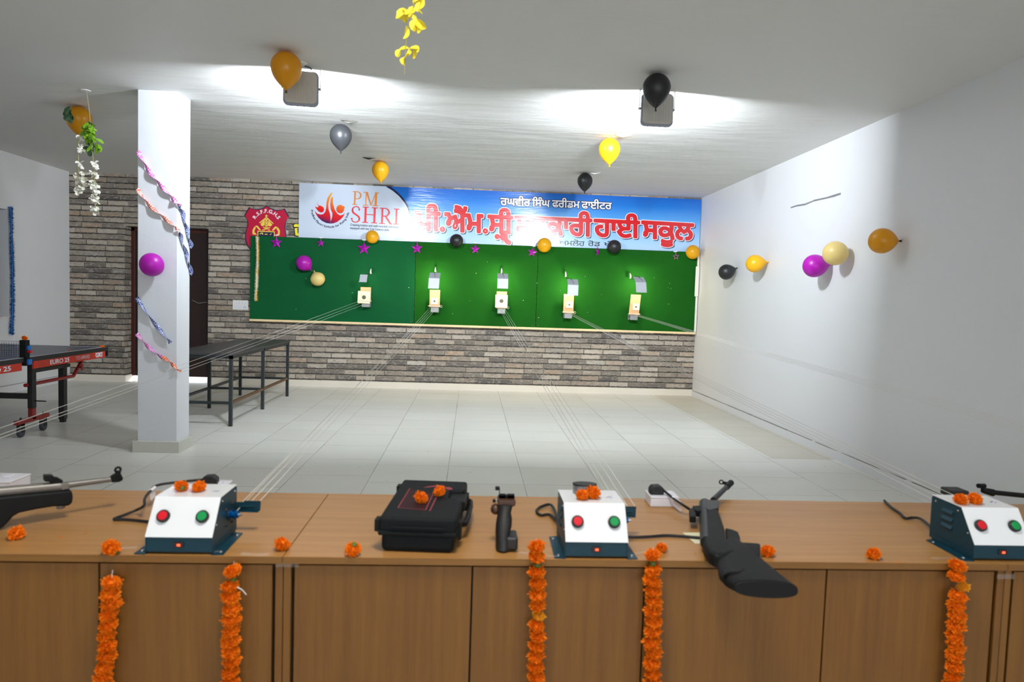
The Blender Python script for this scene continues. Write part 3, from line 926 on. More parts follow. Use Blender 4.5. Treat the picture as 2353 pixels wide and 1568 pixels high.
word(L2, 'ਰਘਵੀਰ', 1150.3, 455.5, 471.5, 1218.4, 458.7, 474)
word(L2, 'ਿਸੰਘ', 1223, 459, 474, 1263.5, 461, 475.8)
word(L2, 'ਫਰੀਡਮ', 1268.9, 460.7, 476, 1331.9, 463.6, 478.5)
word(L2, 'ਫਾਈਟਰ', 1336.5, 463.5, 479, 1405.4, 466.8, 481.2)
shiftback(ol.build('white_lettering_outline', M_ban_navy, bn)); shiftback(lt.build('white_lettering', M_ban_lt, bn))
bk = MB(); L1 = [(bk, 0.0016, 0.008, (0, 0))]
word(L1, 'ਅਮਲੋਹ', 1285, 553.2, 563.8, 1343.4, 555.4, 565.6)
word(L1, 'ਰੋਡ', 1351, 555.8, 565.4, 1379, 556.8, 566.4)
word(L1, 'ਖੰਨਾ', 1387.8, 557.4, 566.4, 1426, 559, 568)
shiftback(bk.build('black_lettering', M_ban_black, bn))

# serif capitals drawn as strokes in a 1 x 1 box (y up)
def bx(x0, y0, x1, y1): return [Vector((x0, y0)), Vector((x1, y0)), Vector((x1, y1)), Vector((x0, y1))]
def arcpts(cx, cy, rx, ry, a0, a1, n=14): return [Vector((cx + rx * math.cos(math.radians(a0 + (a1 - a0) * i / n)), cy + ry * math.sin(math.radians(a0 + (a1 - a0) * i / n)))) for i in range(n + 1)]
def band(outer, inner):
    q = outer + list(reversed(inner))
    if area2(q) < 0: q.reverse()
    return q
SERIF = {}
SERIF['P'] = [bx(0.2, 0, 0.36, 1), bx(0.03, 0, 0.56, 0.055), bx(0.03, 0.945, 0.5, 1), band(arcpts(0.5, 0.71, 0.46, 0.29, 90, -90), arcpts(0.5, 0.71, 0.30, 0.235, 90, -90)), bx(0.3, 0.42, 0.5, 0.475)]
SERIF['M'] = [bx(0.16, 0, 0.215, 1), bx(0.0, 0, 0.36, 0.055), bx(0.0, 0.945, 0.28, 1), [Vector((0.14, 1)), Vector((0.5, 0.02)), Vector((0.55, 0.1)), Vector((0.28, 1))], [Vector((0.5, 0.02)), Vector((0.55, 0.02)), Vector((0.84, 0.97)), Vector((0.79, 1))], bx(0.76, 0, 0.9, 1), bx(0.62, 0, 1.0, 0.055), bx(0.74, 0.945, 1.0, 1)]
SERIF['S'] = [band([Vector(p) for p in ((0.93, 0.76), (0.90, 0.90), (0.72, 0.99), (0.5, 1.0), (0.25, 0.96), (0.09, 0.84), (0.06, 0.70), (0.14, 0.57), (0.40, 0.47), (0.68, 0.37), (0.80, 0.26), (0.77, 0.13), (0.6, 0.055), (0.42, 0.05), (0.2, 0.10), (0.12, 0.26))],
    [Vector(p) for p in ((0.86, 0.76), (0.80, 0.86), (0.68, 0.94), (0.5, 0.945), (0.33, 0.91), (0.25, 0.82), (0.25, 0.72), (0.33, 0.62), (0.56, 0.53), (0.86, 0.41), (0.98, 0.28), (0.94, 0.12), (0.7, 0.01), (0.42, -0.01), (0.12, 0.05), (0.03, 0.26))]), arcpts(0.86, 0.79, 0.09, 0.06, 0, 360, 12), arcpts(0.10, 0.22, 0.09, 0.06, 0, 360, 12)]
SERIF['H'] = [bx(0.13, 0, 0.27, 1), bx(0.73, 0, 0.87, 1), bx(0.25, 0.5, 0.75, 0.555)] + [bx(a, c, a + 0.4, c + 0.055) for a in (0.0, 0.6) for c in (0, 0.945)]
SERIF['R'] = [bx(0.16, 0, 0.30, 1), bx(0.02, 0, 0.46, 0.055), bx(0.02, 0.945, 0.45, 1), band(arcpts(0.44, 0.735, 0.38, 0.265, 90, -90), arcpts(0.44, 0.735, 0.235, 0.21, 90, -90)), bx(0.25, 0.47, 0.45, 0.525), [Vector((0.40, 0.5)), Vector((0.80, 0.0)), Vector((1.0, 0.0)), Vector((1.0, 0.05)), Vector((0.92, 0.06)), Vector((0.56, 0.51))]]
SERIF['I'] = [bx(0.36, 0, 0.64, 1), bx(0.05, 0, 0.95, 0.055), bx(0.05, 0.945, 0.95, 1)]
def pz(a, c): return on_b(690 + a / 9.412, 420 + c / 9.412)
def serif(mb, ch, tlp, trp, blp, brp):
    A, B, A2, B2 = pz(*tlp), pz(*trp), pz(*blp), pz(*brp)
    for i, c in enumerate(SERIF[ch]):
        def put(p): return (A2.lerp(B2, p.x)) * (1 - p.y) + (A.lerp(B, p.x)) * p.y
        ink(mb, [c], put, UP, 0.0028 + i * 3e-4, 0.0)
o_, r_ = MB(), MB()
serif(o_, 'P', (1130, 183), (1340, 195), (1116, 478), (1326, 490))
serif(o_, 'M', (1368, 198), (1702, 216), (1352, 494), (1686, 510))
serif(r_, 'S', (1100, 503), (1306, 512), (1092, 858), (1300, 866))
serif(r_, 'H', (1352, 518), (1680, 540), (1338, 866), (1664, 884))
serif(r_, 'R', (1716, 542), (1992, 556), (1700, 890), (1990, 906))
serif(r_, 'I', (2018, 558), (2152, 566), (2006, 902), (2138, 910))
shiftback(o_.build('orange_capitals', M_ban_orange, bn)); shiftback(r_.build('red_capitals', M_ban_red2, bn))
em = MB()
EA = [(310, 610), (370, 670), (440, 690), (500, 680), (540, 630), (560, 550), (570, 430), (590, 330), (640, 250), (680, 214), (703, 226), (652, 310), (622, 390), (605, 480), (612, 580), (640, 660), (655, 740), (659, 835), (650, 886), (560, 872), (470, 828), (390, 757), (340, 680)]
EB = [(661, 835), (690, 740), (695, 660), (660, 580), (648, 480), (655, 370), (686, 305), (708, 320), (708, 450), (745, 580), (800, 670), (865, 710), (930, 690), (968, 655), (940, 720), (880, 790), (800, 850), (720, 880), (652, 886)]
EC = [(360, 420), (395, 490), (450, 500), (500, 530), (520, 580), (500, 630), (450, 648), (390, 620), (345, 560), (312, 505), (350, 530), (385, 535), (395, 510), (375, 470)]
ED = [(865 + 86 * math.cos(a * PI / 10), 572 + 92 * math.sin(a * PI / 10)) for a in range(20)]
EE = [(925, 500), (968, 528), (952, 552), (938, 600)]
for k, P_ in enumerate((EA, EB, EC, ED, EE)):
    q = [Vector((a, -c)) for a, c in P_]
    if area2(q) < 0: q.reverse()
    ink(em, [q], lambda p: pz(p.x, -p.y), UP, 0.0026 + k * 2e-4)
shiftback(em.build('flame_emblem', M_emblem, bn))
sm = MB()
def line_text(mb, body, p0, p1, hpx, conv, grow=0.02, lift=UP, level=0.0026):
    cs = contours(body); b0, b1, _, _ = bounds(cs)
    A, B = conv(*p0), conv(*p1); up = conv(p0[0], p0[1] - hpx) - A
    cap = bounds(contours('H'))[3]
    ink(mb, cs, lambda p: A.lerp(B, (p.x - b0) / (b1 - b0)) + up * (p.y / cap), lift, level, grow)
line_text(sm, 'Creating holistic and well-rounded individuals', (1085, 930), (2135, 985), 44, pz)
line_text(sm, 'equipped with key 21st Century skills', (1080, 1000), (1920, 1045), 44, pz)
def arc_text(mb, body, cx, cy, rad, a0, a1, hpx, conv, grow, lift, level, inward=True):
    # letters along an arc; angles in degrees, y down; inward: tops toward the centre
    cap = bounds(contours('H'))[3]; k = hpx / cap
    ws = [0.32 if ch == ' ' else (bounds(contours(ch))[1] + 0.09) for ch in body]
    tot = sum(ws); pos = 0
    for ch, w_ in zip(body, ws):
        if ch != ' ':
            mid = (pos + w_ / 2) / tot
            a = math.radians(a0 + (a1 - a0) * mid)
            rd = Vector((math.cos(a), math.sin(a)))
            upv = -rd if inward else rd
            rt = Vector((-upv.y, upv.x)) 
            cs = contours(ch); bb = bounds(cs); cxm = (bb[0] + bb[1]) / 2
            base = Vector((cx, cy)) + rd * rad
            kx = k
            def put(p): q = base + rt * ((p.x - cxm) * kx) + upv * (p.y * k); return conv(q.x, q.y)
            ink(mb, cs, put, lift, level, grow)
        pos += w_
shiftback(sm.build('motto_lettering', M_ban_navy, bn)); sm = MB()
arc_text(sm, 'Pradhan Mantri ScHools for Rising India', 648, 560, 418, 176, 12, 44, pz, 0.03, UP, 0.0026)
shiftback(sm.build('arched_lettering', M_ban_navy, bn))

# ================================================================== school crest and the sign letter beside it
YC = 10.777
cr = thing('crest_shield', 'crimson school crest shield with gold mitre, half behind the green board', 'crest', (-3.12, YC, 2.2))
def cz(a, c): return ay(560 + a / 12.06, 460 + c / 12.06, YC)
OUT = [(150, 190), (220, 225), (300, 245), (390, 248), (480, 235), (560, 200), (635, 145), (705, 195), (780, 235), (865, 265), (950, 275), (1050, 262), (1140, 230), (1265, 450), (1215, 510), (1185, 590), (1165, 700), (1165, 820), (1185, 980), (1190, 1120), (1150, 1280), (1050, 1420), (900, 1530), (720, 1600), (610, 1650), (470, 1590), (320, 1510), (185, 1390), (90, 1260), (40, 1110), (40, 960), (75, 800), (105, 680), (105, 580), (80, 500), (15, 410)]
def shr(P_, k, cx=630, cy=800): return [(cx + (a - cx) * k, cy + (c - cy) * k) for a, c in P_]
def cshift(o): o.location = -Vector((-3.12, YC, 2.2)); return o
def plate(P_, y0, y1):
    m = MB(); m.prism([cz(a, c) + Vector((0, y0, 0)) for a, c in P_], (0, y1 - y0, 0)); return m
cshift(plate(OUT, 0.0215, 0.0).build('shield_back', M_greymetal, cr)); cshift(plate(shr(OUT, 0.995), 0.001, -0.004).build('shield_border', M_navy, cr))
INS = [(a + (26 if a < 630 else -26) * min(1, abs(a - 630) / 300), c + (26 if c < 800 else -22)) for a, c in OUT]
cshift(plate(INS, -0.003, -0.006).build('shield_face', M_crimson, cr))
gd = MB()
def gp(P_, lv):
    q = [Vector((a, -c)) for a, c in P_]
    if area2(q) < 0: q.reverse()
    ink(gd, [q], lambda p: cz(p.x, -p.y), UP, lv)
GOLD = [[(620, 405), (650, 405), (650, 432), (678, 436), (678, 452), (648, 452), (648, 480), (618, 480), (618, 452), (592, 450), (592, 434), (620, 432)],
        [(430, 625), (620, 475), (650, 475), (832, 645), (818, 665), (640, 515), (450, 645)],
        [(465, 665), (575, 560), (592, 575), (585, 705), (505, 725)], [(678, 580), (700, 570), (800, 685), (745, 735), (668, 715)],
        [(604, 510), (662, 510), (662, 740), (604, 740)], [(515, 735), (600, 752), (745, 762), (720, 790), (560, 772)],
        [(555, 790), (630, 782), (700, 800), (640, 818), (580, 812)], [(500, 835), (545, 808), (600, 832), (590, 842)], [(660, 840), (705, 812), (750, 852)],
        [(310, 735), (350, 705), (400, 720), (485, 835), (430, 832), (355, 745), (320, 742)], [(300, 740), (345, 770), (310, 830), (300, 950), (245, 940), (248, 830)],
        [(780, 845), (860, 745), (900, 732), (950, 755), (905, 775), (830, 850)], [(905, 785), (960, 762), (1010, 850), (1000, 980), (945, 975), (955, 870)],
        [(265, 950), (320, 900), (370, 960), (270, 960)], [(885, 985), (930, 935), (975, 985)]]
for k, P_ in enumerate(GOLD): gp(P_, 0.0075 + k * 1e-4)
gp([(385, 850), (865, 872), (855, 1200), (380, 1180)], 0.0072)
cshift(gd.build('gold_mitre_and_crosiers', M_gold, cr))
nb = MB(); q = [Vector((a, -c)) for a, c in ((412, 878), (842, 896), (834, 1170), (406, 1150))]; q.reverse() if area2(q) < 0 else None
ink(nb, [q], lambda p: cz(p.x, -p.y), UP, 0.0082)
cshift(nb.build('navy_shield_panel', M_navy, cr)); nb = MB()
for a, c in ((633, 515), (633, 600), (633, 680), (630, 748)):
    ink(nb, [[Vector((a + 9 * math.cos(t * PI / 4), -c + 15 * math.sin(t * PI / 4))) for t in range(8)]], lambda p: cz(p.x, -p.y), UP, 0.0098)
cshift(nb.build('mitre_pattern', M_navy, cr))
sy = MB()
for P_ in ([(580, 930), (600, 955), (620, 915), (635, 955), (660, 925), (668, 965), (585, 962)], [(770, 920), (785, 925), (745, 970), (720, 968)], [(440, 940), (480, 905), (540, 905), (545, 960), (515, 960), (510, 930), (470, 940), (455, 960)]):
    q = [Vector((a, -c)) for a, c in P_]; q.reverse() if area2(q) < 0 else None
    ink(sy, [q], lambda p: cz(p.x, -p.y), UP, 0.0098)
cshift(sy.build('panel_charges', M_gold, cr))
ct = MB()
arc_text(ct, 'R.S.F.F.G.H.S', 632, 700, 350, 208, 333, 95, cz, 0.03, UP, 0.0078, inward=False)
cshift(ct.build('white_initials', M_whitept, cr))
def letter_piece(P_, y0, y1, mb): mb.prism([ay(u, v, 10.79) + Vector((0, y0, 0)) for u, v in P_], (0, y1 - y0, 0))
lm = thing('sign_letter', 'yellow sign letter with black edge, mostly hidden behind the banner', 'sign letter', ay(690, 540, 10.79))
bar = [(675, 517), (679, 515), (706, 517), (706, 522), (676, 522)]; leg_ = [(677, 525), (683, 524), (684, 536), (692, 538), (691, 544), (679, 541)]
m_ = MB()
for P_ in (bar, leg_):
    cx = sum(a for a, c in P_) / len(P_); cy = sum(c for a, c in P_) / len(P_)
    letter_piece([(cx + (a - cx) * 1.12 + (-1 if a < cx else 1), cy + (c - cy) * 1.15 + (-1 if c < cy else 1)) for a, c in P_], 0.009, -0.003, m_)
o = m_.build('letter_edge', M_dark, lm); o.location = -lm.location
m_ = MB()
for P_ in (bar, leg_): letter_piece(P_, -0.002, -0.006, m_)
o = m_.build('letter_face', M_signyel, lm); o.location = -lm.location

# ================================================================== green backstop board
gb = thing('backstop_board', 'long green felt target board with pale batten along its foot', 'board', (0.09, 10.75, 1.0))
def sub_(o, root): o.location = -root.location; return o
ZT0, ZT1 = 1.018, 2.272
for x0, x1, m in ((-3.36, -0.884, M_felt_teal), (-0.878, 0.997, M_felt), (1.003, 3.535, M_felt)):
    sub_(MB().box((x0, 10.740, ZT0), (x1, 10.762, ZT1)).build('felt_panel', m, gb, bevel=0.002), gb)
for x0, x1 in ((-3.36, 0.448), (0.451, 3.535)):
    sub_(MB().box((x0, 10.731, 0.985), (x1, 10.762, 1.018)).build('batten', M_batten, gb, bevel=0.002), gb)
nl = MB()
for i in range(28):
    x = -3.3 + i * 0.25 + random.uniform(-0.08, 0.08); nl.sphere((x, 10.731, 1.003 + random.uniform(-0.008, 0.008)), 0.0035, 6, 4)
for x in (-0.93, -0.83, 0.95, 1.04):
    nl.sphere((x, 10.740, 1.05), 0.006, 6, 4)
sub_(nl.build('nails', M_grime, gb), gb)
fl = MB()
for i in range(26):
    x = random.uniform(-3.2, 3.4); z = random.uniform(1.08, 2.1); r = random.uniform(0.002, 0.006)
    fl.sphere((x, 10.7395, z), r, 6, 4, (1, 0.3, 1))
sub_(fl.build('pellet_marks', M_card, gb), gb)
tag(MB().box((3.505, 10.715, 1.022), (3.535, 10.739, 2.265)).build('edge_strip', M_pvc, bevel=0.003), 'white vertical edge strip at the right end of the green board', 'trim')
b = MB().box((3.478, 10.69, 1.58), (3.534, 10.714, 2.05))
tag(b.build('cable_trunking', M_pvc, bevel=0.006), 'short white cable trunking box on the right end of the board', 'trunking')
sw = thing('switchboard', 'white switch and socket plate on the brick wall left of the board', 'switchboard', (-3.514, 10.8, 1.15))
MB().box((-0.117, -0.014, 0.0), (0.117, 0, 0.146)).build('plate', M_pvc, sw, bevel=0.006)
for x in (-0.05, -0.012):
    MB().box((x - 0.016, -0.018, 0.083), (x + 0.016, -0.013, 0.122)).build('rocker_switch', M_boxw, sw, bevel=0.002)
for x in (0.035, 0.078):
    MB().box((x - 0.018, -0.017, 0.083), (x + 0.018, -0.013, 0.122)).build('blank_module', M_boxw, sw, bevel=0.002)
MB().box((-0.09, -0.0165, 0.02), (0.03, -0.013, 0.066)).build('blank_module', M_boxw, sw, bevel=0.002)
m_ = MB().box((0.04, -0.017, 0.02), (0.095, -0.013, 0.066)); m_.build('socket', M_boxw, sw, bevel=0.002)
m_ = MB()
for x, z in ((0.067, 0.056), (0.056, 0.034), (0.078, 0.034)): m_.tube([(x, -0.0165, z), (x, -0.0185, z)], 0.005, 8)
m_.build('socket_holes', M_dark, sw)

# ================================================================== foil stars along the board
def star(label, x, z, r, yaw=0.0, hollow=False, tilt=0.0):
    t = thing('foil_star', label, 'star', (x, 10.715, z), (0, tilt, yaw), 'magenta foil stars along the board')
    if not hollow:
        m = MB(); vv = []
        for k in range(10):
            a = PI / 2 + k * PI / 5; rr = r if k % 2 == 0 else r * 0.42
            vv.append((rr * math.cos(a), 0.0, rr * math.sin(a)))
        vv += [(0, -r * 0.22, 0), (0, r * 0.1, 0)]
        m.add(vv, [(k, (k + 1) % 10, 10) for k in range(10)] + [((k + 1) % 10, k, 11) for k in range(10)])
        m.build('star_body', M_star, t)
        m = MB()
        for k in (1, 3, 5, 7, 9):
            a = PI / 2 + k * PI / 5
            def pt(rr, da): return (rr * math.cos(a + da), -0.235 * r * (1 - rr / r) - 0.004, rr * math.sin(a + da))
            if k in (1, 9, 5): m.add([pt(r * 0.20, -0.35), pt(r * 0.33, -0.34), pt(r * 0.27, 0), pt(r * 0.33, 0.34), pt(r * 0.20, 0.35), pt(r * 0.17, 0)], [(0, 1, 2, 5), (5, 2, 3, 4)])
        m.build('cut_out', M_stardark, t)
    else:
        m = MB(); vv = []
        for k in range(10):
            a = PI / 2 + k * PI / 5
            for f in (1, 0.62):
                rr = (r if k % 2 == 0 else r * 0.42) * f
                for yy in (-0.004, 0.004): vv.append((rr * math.cos(a), yy, rr * math.sin(a)))
        ff = []
        for k in range(10):
            a, b2 = k * 4, ((k + 1) % 10) * 4
            ff += [(a, b2, b2 + 2, a + 2), (a + 1, a + 3, b2 + 3, b2 + 1), (a, a + 1, b2 + 1, b2), (a + 2, b2 + 2, b2 + 3, a + 3)]
        m.add(vv, ff); m.build('star_body', plain('faded_pink_foil', S(150, 78, 122), 0.4), t)
    top = max(0.02, 2.27 - z - r)
    MB().tube([(0, 0, r * 0.96), (0.004, 0.018, r + top)], 0.0022, 5).build('hanging_thread', M_cordw, t)
    MB().box((-0.028, 0.008, r + top - 0.006), (0.03, 0.014, r + top + 0.006)).build('tape', M_whitept, t)
star('magenta foil star at the left end of the board beside the tinsel', -2.969, 2.181, 0.092)
star('smallest magenta foil star, above the magenta balloon on the board', -2.309, 2.198, 0.062)
star('largest magenta foil star, just left of the first board-edge balloon', -1.662, 2.143, 0.102, 0.1)
star('magenta foil star over the first seam of the green board', -0.861, 2.173, 0.092, -0.15)
star('magenta foil star right of the first black board balloon', 0.028, 2.192, 0.076)
star('magenta foil star just left of the middle golden board balloon', 0.907, 2.177, 0.078, 0.1, tilt=0.15)
star('magenta foil star turned nearly edge-on below the black lettering', 1.921, 2.225, 0.085, 1.0, tilt=-0.1)
star('hollow pinkish star outline near the right end of the board', 3.157, 2.191, 0.056, 0, True, tilt=-0.1)

# ================================================================== target stations
def big_card(x, z): return (x, z, 0.186)
ST = [
    dict(x=-1.600, zt=1.553, zb=1.29, card=(-1.620, 1.401, 0.184), shield=(-1.615, 1.738, 1.626, 0.118, False), bulb=(-1.545, 1.80), pw=8.0, where='leftmost target'),
    dict(x=-0.563, zt=1.548, zb=1.243, card=(-0.565, 1.376, 0.100), shield=(-0.575, 1.805, 1.564, 0.160, True), bulb=(-0.57, 1.86), pw=36.0, where='second target from the left'),
    dict(x=0.452, zt=1.556, zb=1.255, card=(0.448, 1.412, 0.186), shield=(0.453, 1.828, 1.599, 0.160, True), bulb=(0.44, 1.88), pw=36.0, where='middle target'),
    dict(x=1.480, zt=1.549, zb=1.214, card=(1.488, 1.389, 0.100), shield=(1.510, 1.779, 1.529, 0.162, True), bulb=(1.43, 1.86), pw=36.0, where='second target from the right'),
    dict(x=2.500, zt=1.576, zb=1.219, card=(2.522, 1.388, 0.102), shield=(2.555, 1.848, 1.609, 0.162, True), bulb=(2.44, 1.87), pw=36.0, where='rightmost target'),
]
CARD_Y = 10.548
def station(k, s):
    x = s['x']; w_ = 0.078
    t = thing('target_holder', 'wooden pellet-trap target holder on the green board, ' + s['where'], 'target holder', (x, 10.739, s['zb']), group='target holders on the board')
    hz = s['zt'] - s['zb']
    lean = 0.02 if k == 4 else 0
    m = MB(); m.prism([(-w_, -0.165, 0.06), (w_, -0.165, 0.06), (w_ + lean, -0.165, hz), (-w_ + lean, -0.165, hz)], (0, 0.02, 0)); m.build('backing_board', M_ply, t, bevel=0.002)
    m = MB().box((-0.05, -0.145, -0.035), (0.055, 0.0, -0.031)); m.box((-0.055, -0.16, -0.035), (0.06, -0.154, 0.055)); m.box((-0.055, -0.006, -0.035), (0.06, 0, 0.06)); m.build('bracket', M_bracket, t)
    m = MB().box((-w_ - 0.005, -0.19, 0.045), (w_ + 0.005, -0.165, 0.072)); m.build('crossbar', M_ply, t, bevel=0.003)
    for q in range(2):
        MB().tube([(-0.035 + q * 0.07, -0.16, 0.0), (-0.035 + q * 0.07, -0.163, 0.0)], 0.006, 8).build('screw', M_chrome, t)
    side = -1 if k in (0,) else 1
    if k in (1, 2, 3):
        MB().tube([(w_ + 0.02 + 0.017 * math.cos(a * PI / 8), -0.18, 0.058 + 0.017 * math.sin(a * PI / 8)) for a in range(17)], 0.0025, 6).build('cord_ring', M_cordw, t, smooth=60)
    m = MB().tube([(-w_ - 0.02, -0.192, 0.06), (0, -0.196, 0.055), (w_ + 0.015, -0.192, 0.058)], 0.0045, 6); m.build('cord_wrap', M_cordw, t, smooth=60)
    if k in (3, 4, 1, 0):
        m = MB()
        for q in range(10): m.sphere((random.uniform(-0.06, 0.06), -0.1655, random.uniform(hz * 0.5, hz - 0.02)), 0.0035, 6, 4, (1, 0.3, 1))
        m.build('pellet_holes', M_grime, t)
    cx, cz_, cs = s['card']
    c = thing('target_card', ('large' if cs > 0.15 else 'small') + ' cream paper card with black aiming disc, ' + s['where'], 'target card', (cx, CARD_Y, cz_), (0, 0.03 if k == 0 else 0, 0), 'paper target cards')
    h2 = cs / 2
    MB().box((-h2, -0.0015, -h2), (h2, 0.0, h2)).build('card', M_card, c)
    dr_ = 0.03 if cs > 0.15 else 0.0155
    MB().lathe([(0, 0), (dr_, 0), (dr_, 0.001), (0, 0.001)], (0, -0.0015, 0), (0, -1, 0), 28).build('aiming_disc', M_disc, c)
    m = MB()
    for rr in ((0.008, 0.016, 0.024) if cs > 0.15 else (0.005, 0.010)):
        for i in range(24):
            a, b2 = 2 * PI * i / 24, 2 * PI * (i + 1) / 24
            m.quad((rr * math.cos(a), -0.0031, rr * math.sin(a)), (rr * math.cos(b2), -0.0031, rr * math.sin(b2)), ((rr + 0.001) * math.cos(b2), -0.0031, (rr + 0.001) * math.sin(b2)), ((rr + 0.001) * math.cos(a), -0.0031, (rr + 0.001) * math.sin(a)))
    m.build('score_rings', M_papercream, c)
    sx, z1, z0, wd, folded = s['shield']
    lx, lz = s['bulb']
    l = thing('target_lamp', 'grey sheet-metal lamp shield with lamp above the ' + s['where'], 'target lamp', (lx, 10.739, lz), group='shielded target lamps')
    m = MB(); ex = sx - lx
    hw = wd / 2; th = 0.002
    if folded:
        zf = z1 - (z1 - z0) * 0.36
        skew = 0.012 if k in (1, 3) else (-0.02 if k == 4 else 0)
        P0 = [(ex - hw, -0.36, z0 - lz), (ex + hw, -0.36, z0 - lz), (ex + hw + skew * .5, -0.335, zf - lz), (ex - hw + skew * .5, -0.335, zf - lz)]
        P1 = [P0[3], P0[2], (ex + hw + skew, -0.19, z1 - lz), (ex - hw + skew, -0.19, z1 - lz)]
        for P_ in (P0, P1): m.prism(P_, (0, 0.0025, -0.001))
    else:
        m.prism([(ex - hw, -0.33, z0 - lz), (ex + hw - 0.008, -0.33, z0 - lz), (ex + hw, -0.30, z1 - lz), (ex - hw + 0.01, -0.30, z1 - lz)], (0, 0.0025, -0.001))
    m.build('shield_plate', M_greymetal, l)
    MB().tube([(0, 0, 0.03), (0, -0.04, 0.035), (0, -0.075, 0.01), (0.002, -0.08, -0.045)], [0.006, 0.007, 0.011, 0.014], 10).build('lamp_holder', M_lampcap, l, smooth=50)
    MB().tube(smoothpath([(0, -0.06, -0.03), (0.01, -0.14, -0.02 + (z1 - lz) * 0.5), (ex * 0.6, -0.2, z1 - lz + 0.01), (ex, -0.215, z1 - lz - 0.005)], 4), 0.0035, 6).build('support_wire', M_rubber, l, smooth=60)
    MB().tube(smoothpath([(ex * 0.8, -0.2, z1 - lz + 0.006), (ex + 0.012, -0.265, z1 - lz - 0.04), (ex + 0.022, -0.3, z1 - lz - 0.06), (ex + 0.005, -0.3, z1 - lz - 0.075)], 4), 0.002, 5).build('lamp_wire', M_rubber, l, smooth=60)
    bz = (z1 + z0) / 2 + 0.02
    MB().sphere((ex * 0.85, -0.27, bz - lz), 0.018, 12, 8).build('bulb', glow('warm_bulb', (1.0, 0.82, 0.5, 1), 12.0 if k else 3.0), l, smooth=60)
    MB().tube([(0.002, -0.08, -0.04), (ex * 0.6, -0.17, bz - lz + 0.05), (ex * 0.85, -0.255, bz - lz + 0.012)], 0.004, 6).build('bulb_stem', M_rubber, l)
    pl_ = bpy.data.lights.new('target_bulb_light', 'POINT'); pl_.energy = s['pw']; pl_.color = (1.0, 0.80, 0.46); pl_.shadow_soft_size = 0.022
    po = bpy.data.objects.new('target_bulb_light', pl_); COL.objects.link(po); po.parent = l; po.location = (ex * 0.85, -0.27, bz - lz)
for k, s in enumerate(ST): station(k, s)

# ================================================================== ribbons on the column
def ribbon(name, label, pts, width, turns, mats, split=None, nrm=(0, -1, 0), group='twisted ribbons on the column'):
    pts = smoothpath(pts, 10); n = len(pts)
    m = MB(); nrm = Vector(nrm)
    prev = None
    for i, p in enumerate(pts):
        t = (pts[min(i + 1, n - 1)] - pts[max(i - 1, 0)]).normalized()
        nn = nrm
        if callable(split) and False: pass
        if p.x > CX1 + 0.001: nn = Vector((1, 0, 0))
        side = t.cross(nn).normalized()
        a = turns * PI * i / (n - 1)
        d = side * math.cos(a) + nn * math.sin(a)
        c = p + nn * 0.012
        e0, e1 = c + d * width / 2, c - d * width / 2
        if prev is not None:
            m.mat(1 if (split is not None and i / n > split) else 0)
            m.add([prev[0], prev[1], e1, e0], [(0, 1, 2, 3)])
        prev = (e0, e1)
    o = m.build(name, mats, smooth=30)
    sl = o.modifiers.new('thickness', 'SOLIDIFY'); sl.thickness = 0.0008
    return tag(o, label, 'ribbon', group)
def onc(u, v, off=0.006): p = ay(u, v, CY0 - off); return p
def onr(u, v, off=0.006): return ax(u, v, CX1 + off)
ribbon('twisted_ribbon', 'long pink ribbon twisting down the column front, navy round the corner, topmost', [onc(318, 348), onc(340, 388), onc(365, 420), onc(392, 450), onc(409, 470, 0.012), onr(414, 482), onr(424, 515), onr(431, 545), onr(438, 570)], 0.040, 7, [R_pink, R_navy], 0.52)
ribbon('twisted_ribbon', 'coral ribbon twisting down the column front, navy round the corner, second from the top', [onc(316, 434), onc(338, 465), onc(365, 490), onc(392, 512), onc(409, 530, 0.012), onr(413, 545), onr(423, 575), onr(431, 605), onr(438, 632)], 0.036, 6, [R_orange, R_navy], 0.52)
ribbon('twisted_ribbon', 'navy woven ribbon on the column just below the magenta balloon', [onc(315, 684), onc(335, 715), onc(360, 748), onc(380, 772), onc(393, 788)], 0.036, 2, [R_navy])
ribbon('twisted_ribbon', 'pink and orange ribbon lowest on the column', [onc(315, 767), onc(335, 790), onc(360, 812), onc(385, 828), onc(402, 842), onc(411, 855)], 0.034, 4, [R_pink, R_red], 0.5)

# ================================================================== tinsel garlands
def tinsel(name, label, pts, r, n, mats, weights, cat='tinsel'):
    pts = smoothpath(pts, 12); m = MB()
    m.tube(pts, r * 0.3, 6)
    for i in range(n):
        f = random.random() * (len(pts) - 1); k = int(f); p = pts[k].lerp(pts[min(k + 1, len(pts) - 1)], f - k)
        d = Vector((random.gauss(0, 1), random.gauss(0, 1), random.gauss(0, 0.5))).normalized() * r * random.uniform(0.7, 1.1)
        s = d.orthogonal().normalized() * r * 0.12
        z = f / len(pts)
        m.mat(weights(z, d))
        m.add([p - s, p + s, p + d], [(0, 1, 2)])
    o = m.build(name, mats)
    return tag(o, label, cat)
tinsel('tinsel_garland', 'bright blue tinsel hanging on the left wall beside the window', [ax(25, 476, XL + 0.035), ax(27, 560, XL + 0.035), ax(29, 630, XL + 0.035), ax(29, 700, XL + 0.035), ax(27, 768, XL + 0.035)], 0.04, 2600, [M_tinselblue], lambda z, d: 0)
tinsel('tinsel_garland', 'cream and yellow tinsel hanging down the left end of the green board', [ay(591, 545, 10.70), ay(592, 590, 10.70), ay(590, 640, 10.70), ay(588, 690, 10.70)], 0.036, 1900, [M_tinselwhite, M_tinselyel], lambda z, d: 1 if (0.1 < z < 0.4 or z > 0.8 or 0.5 < z < 0.6) and d.x > 0.0 else 0)

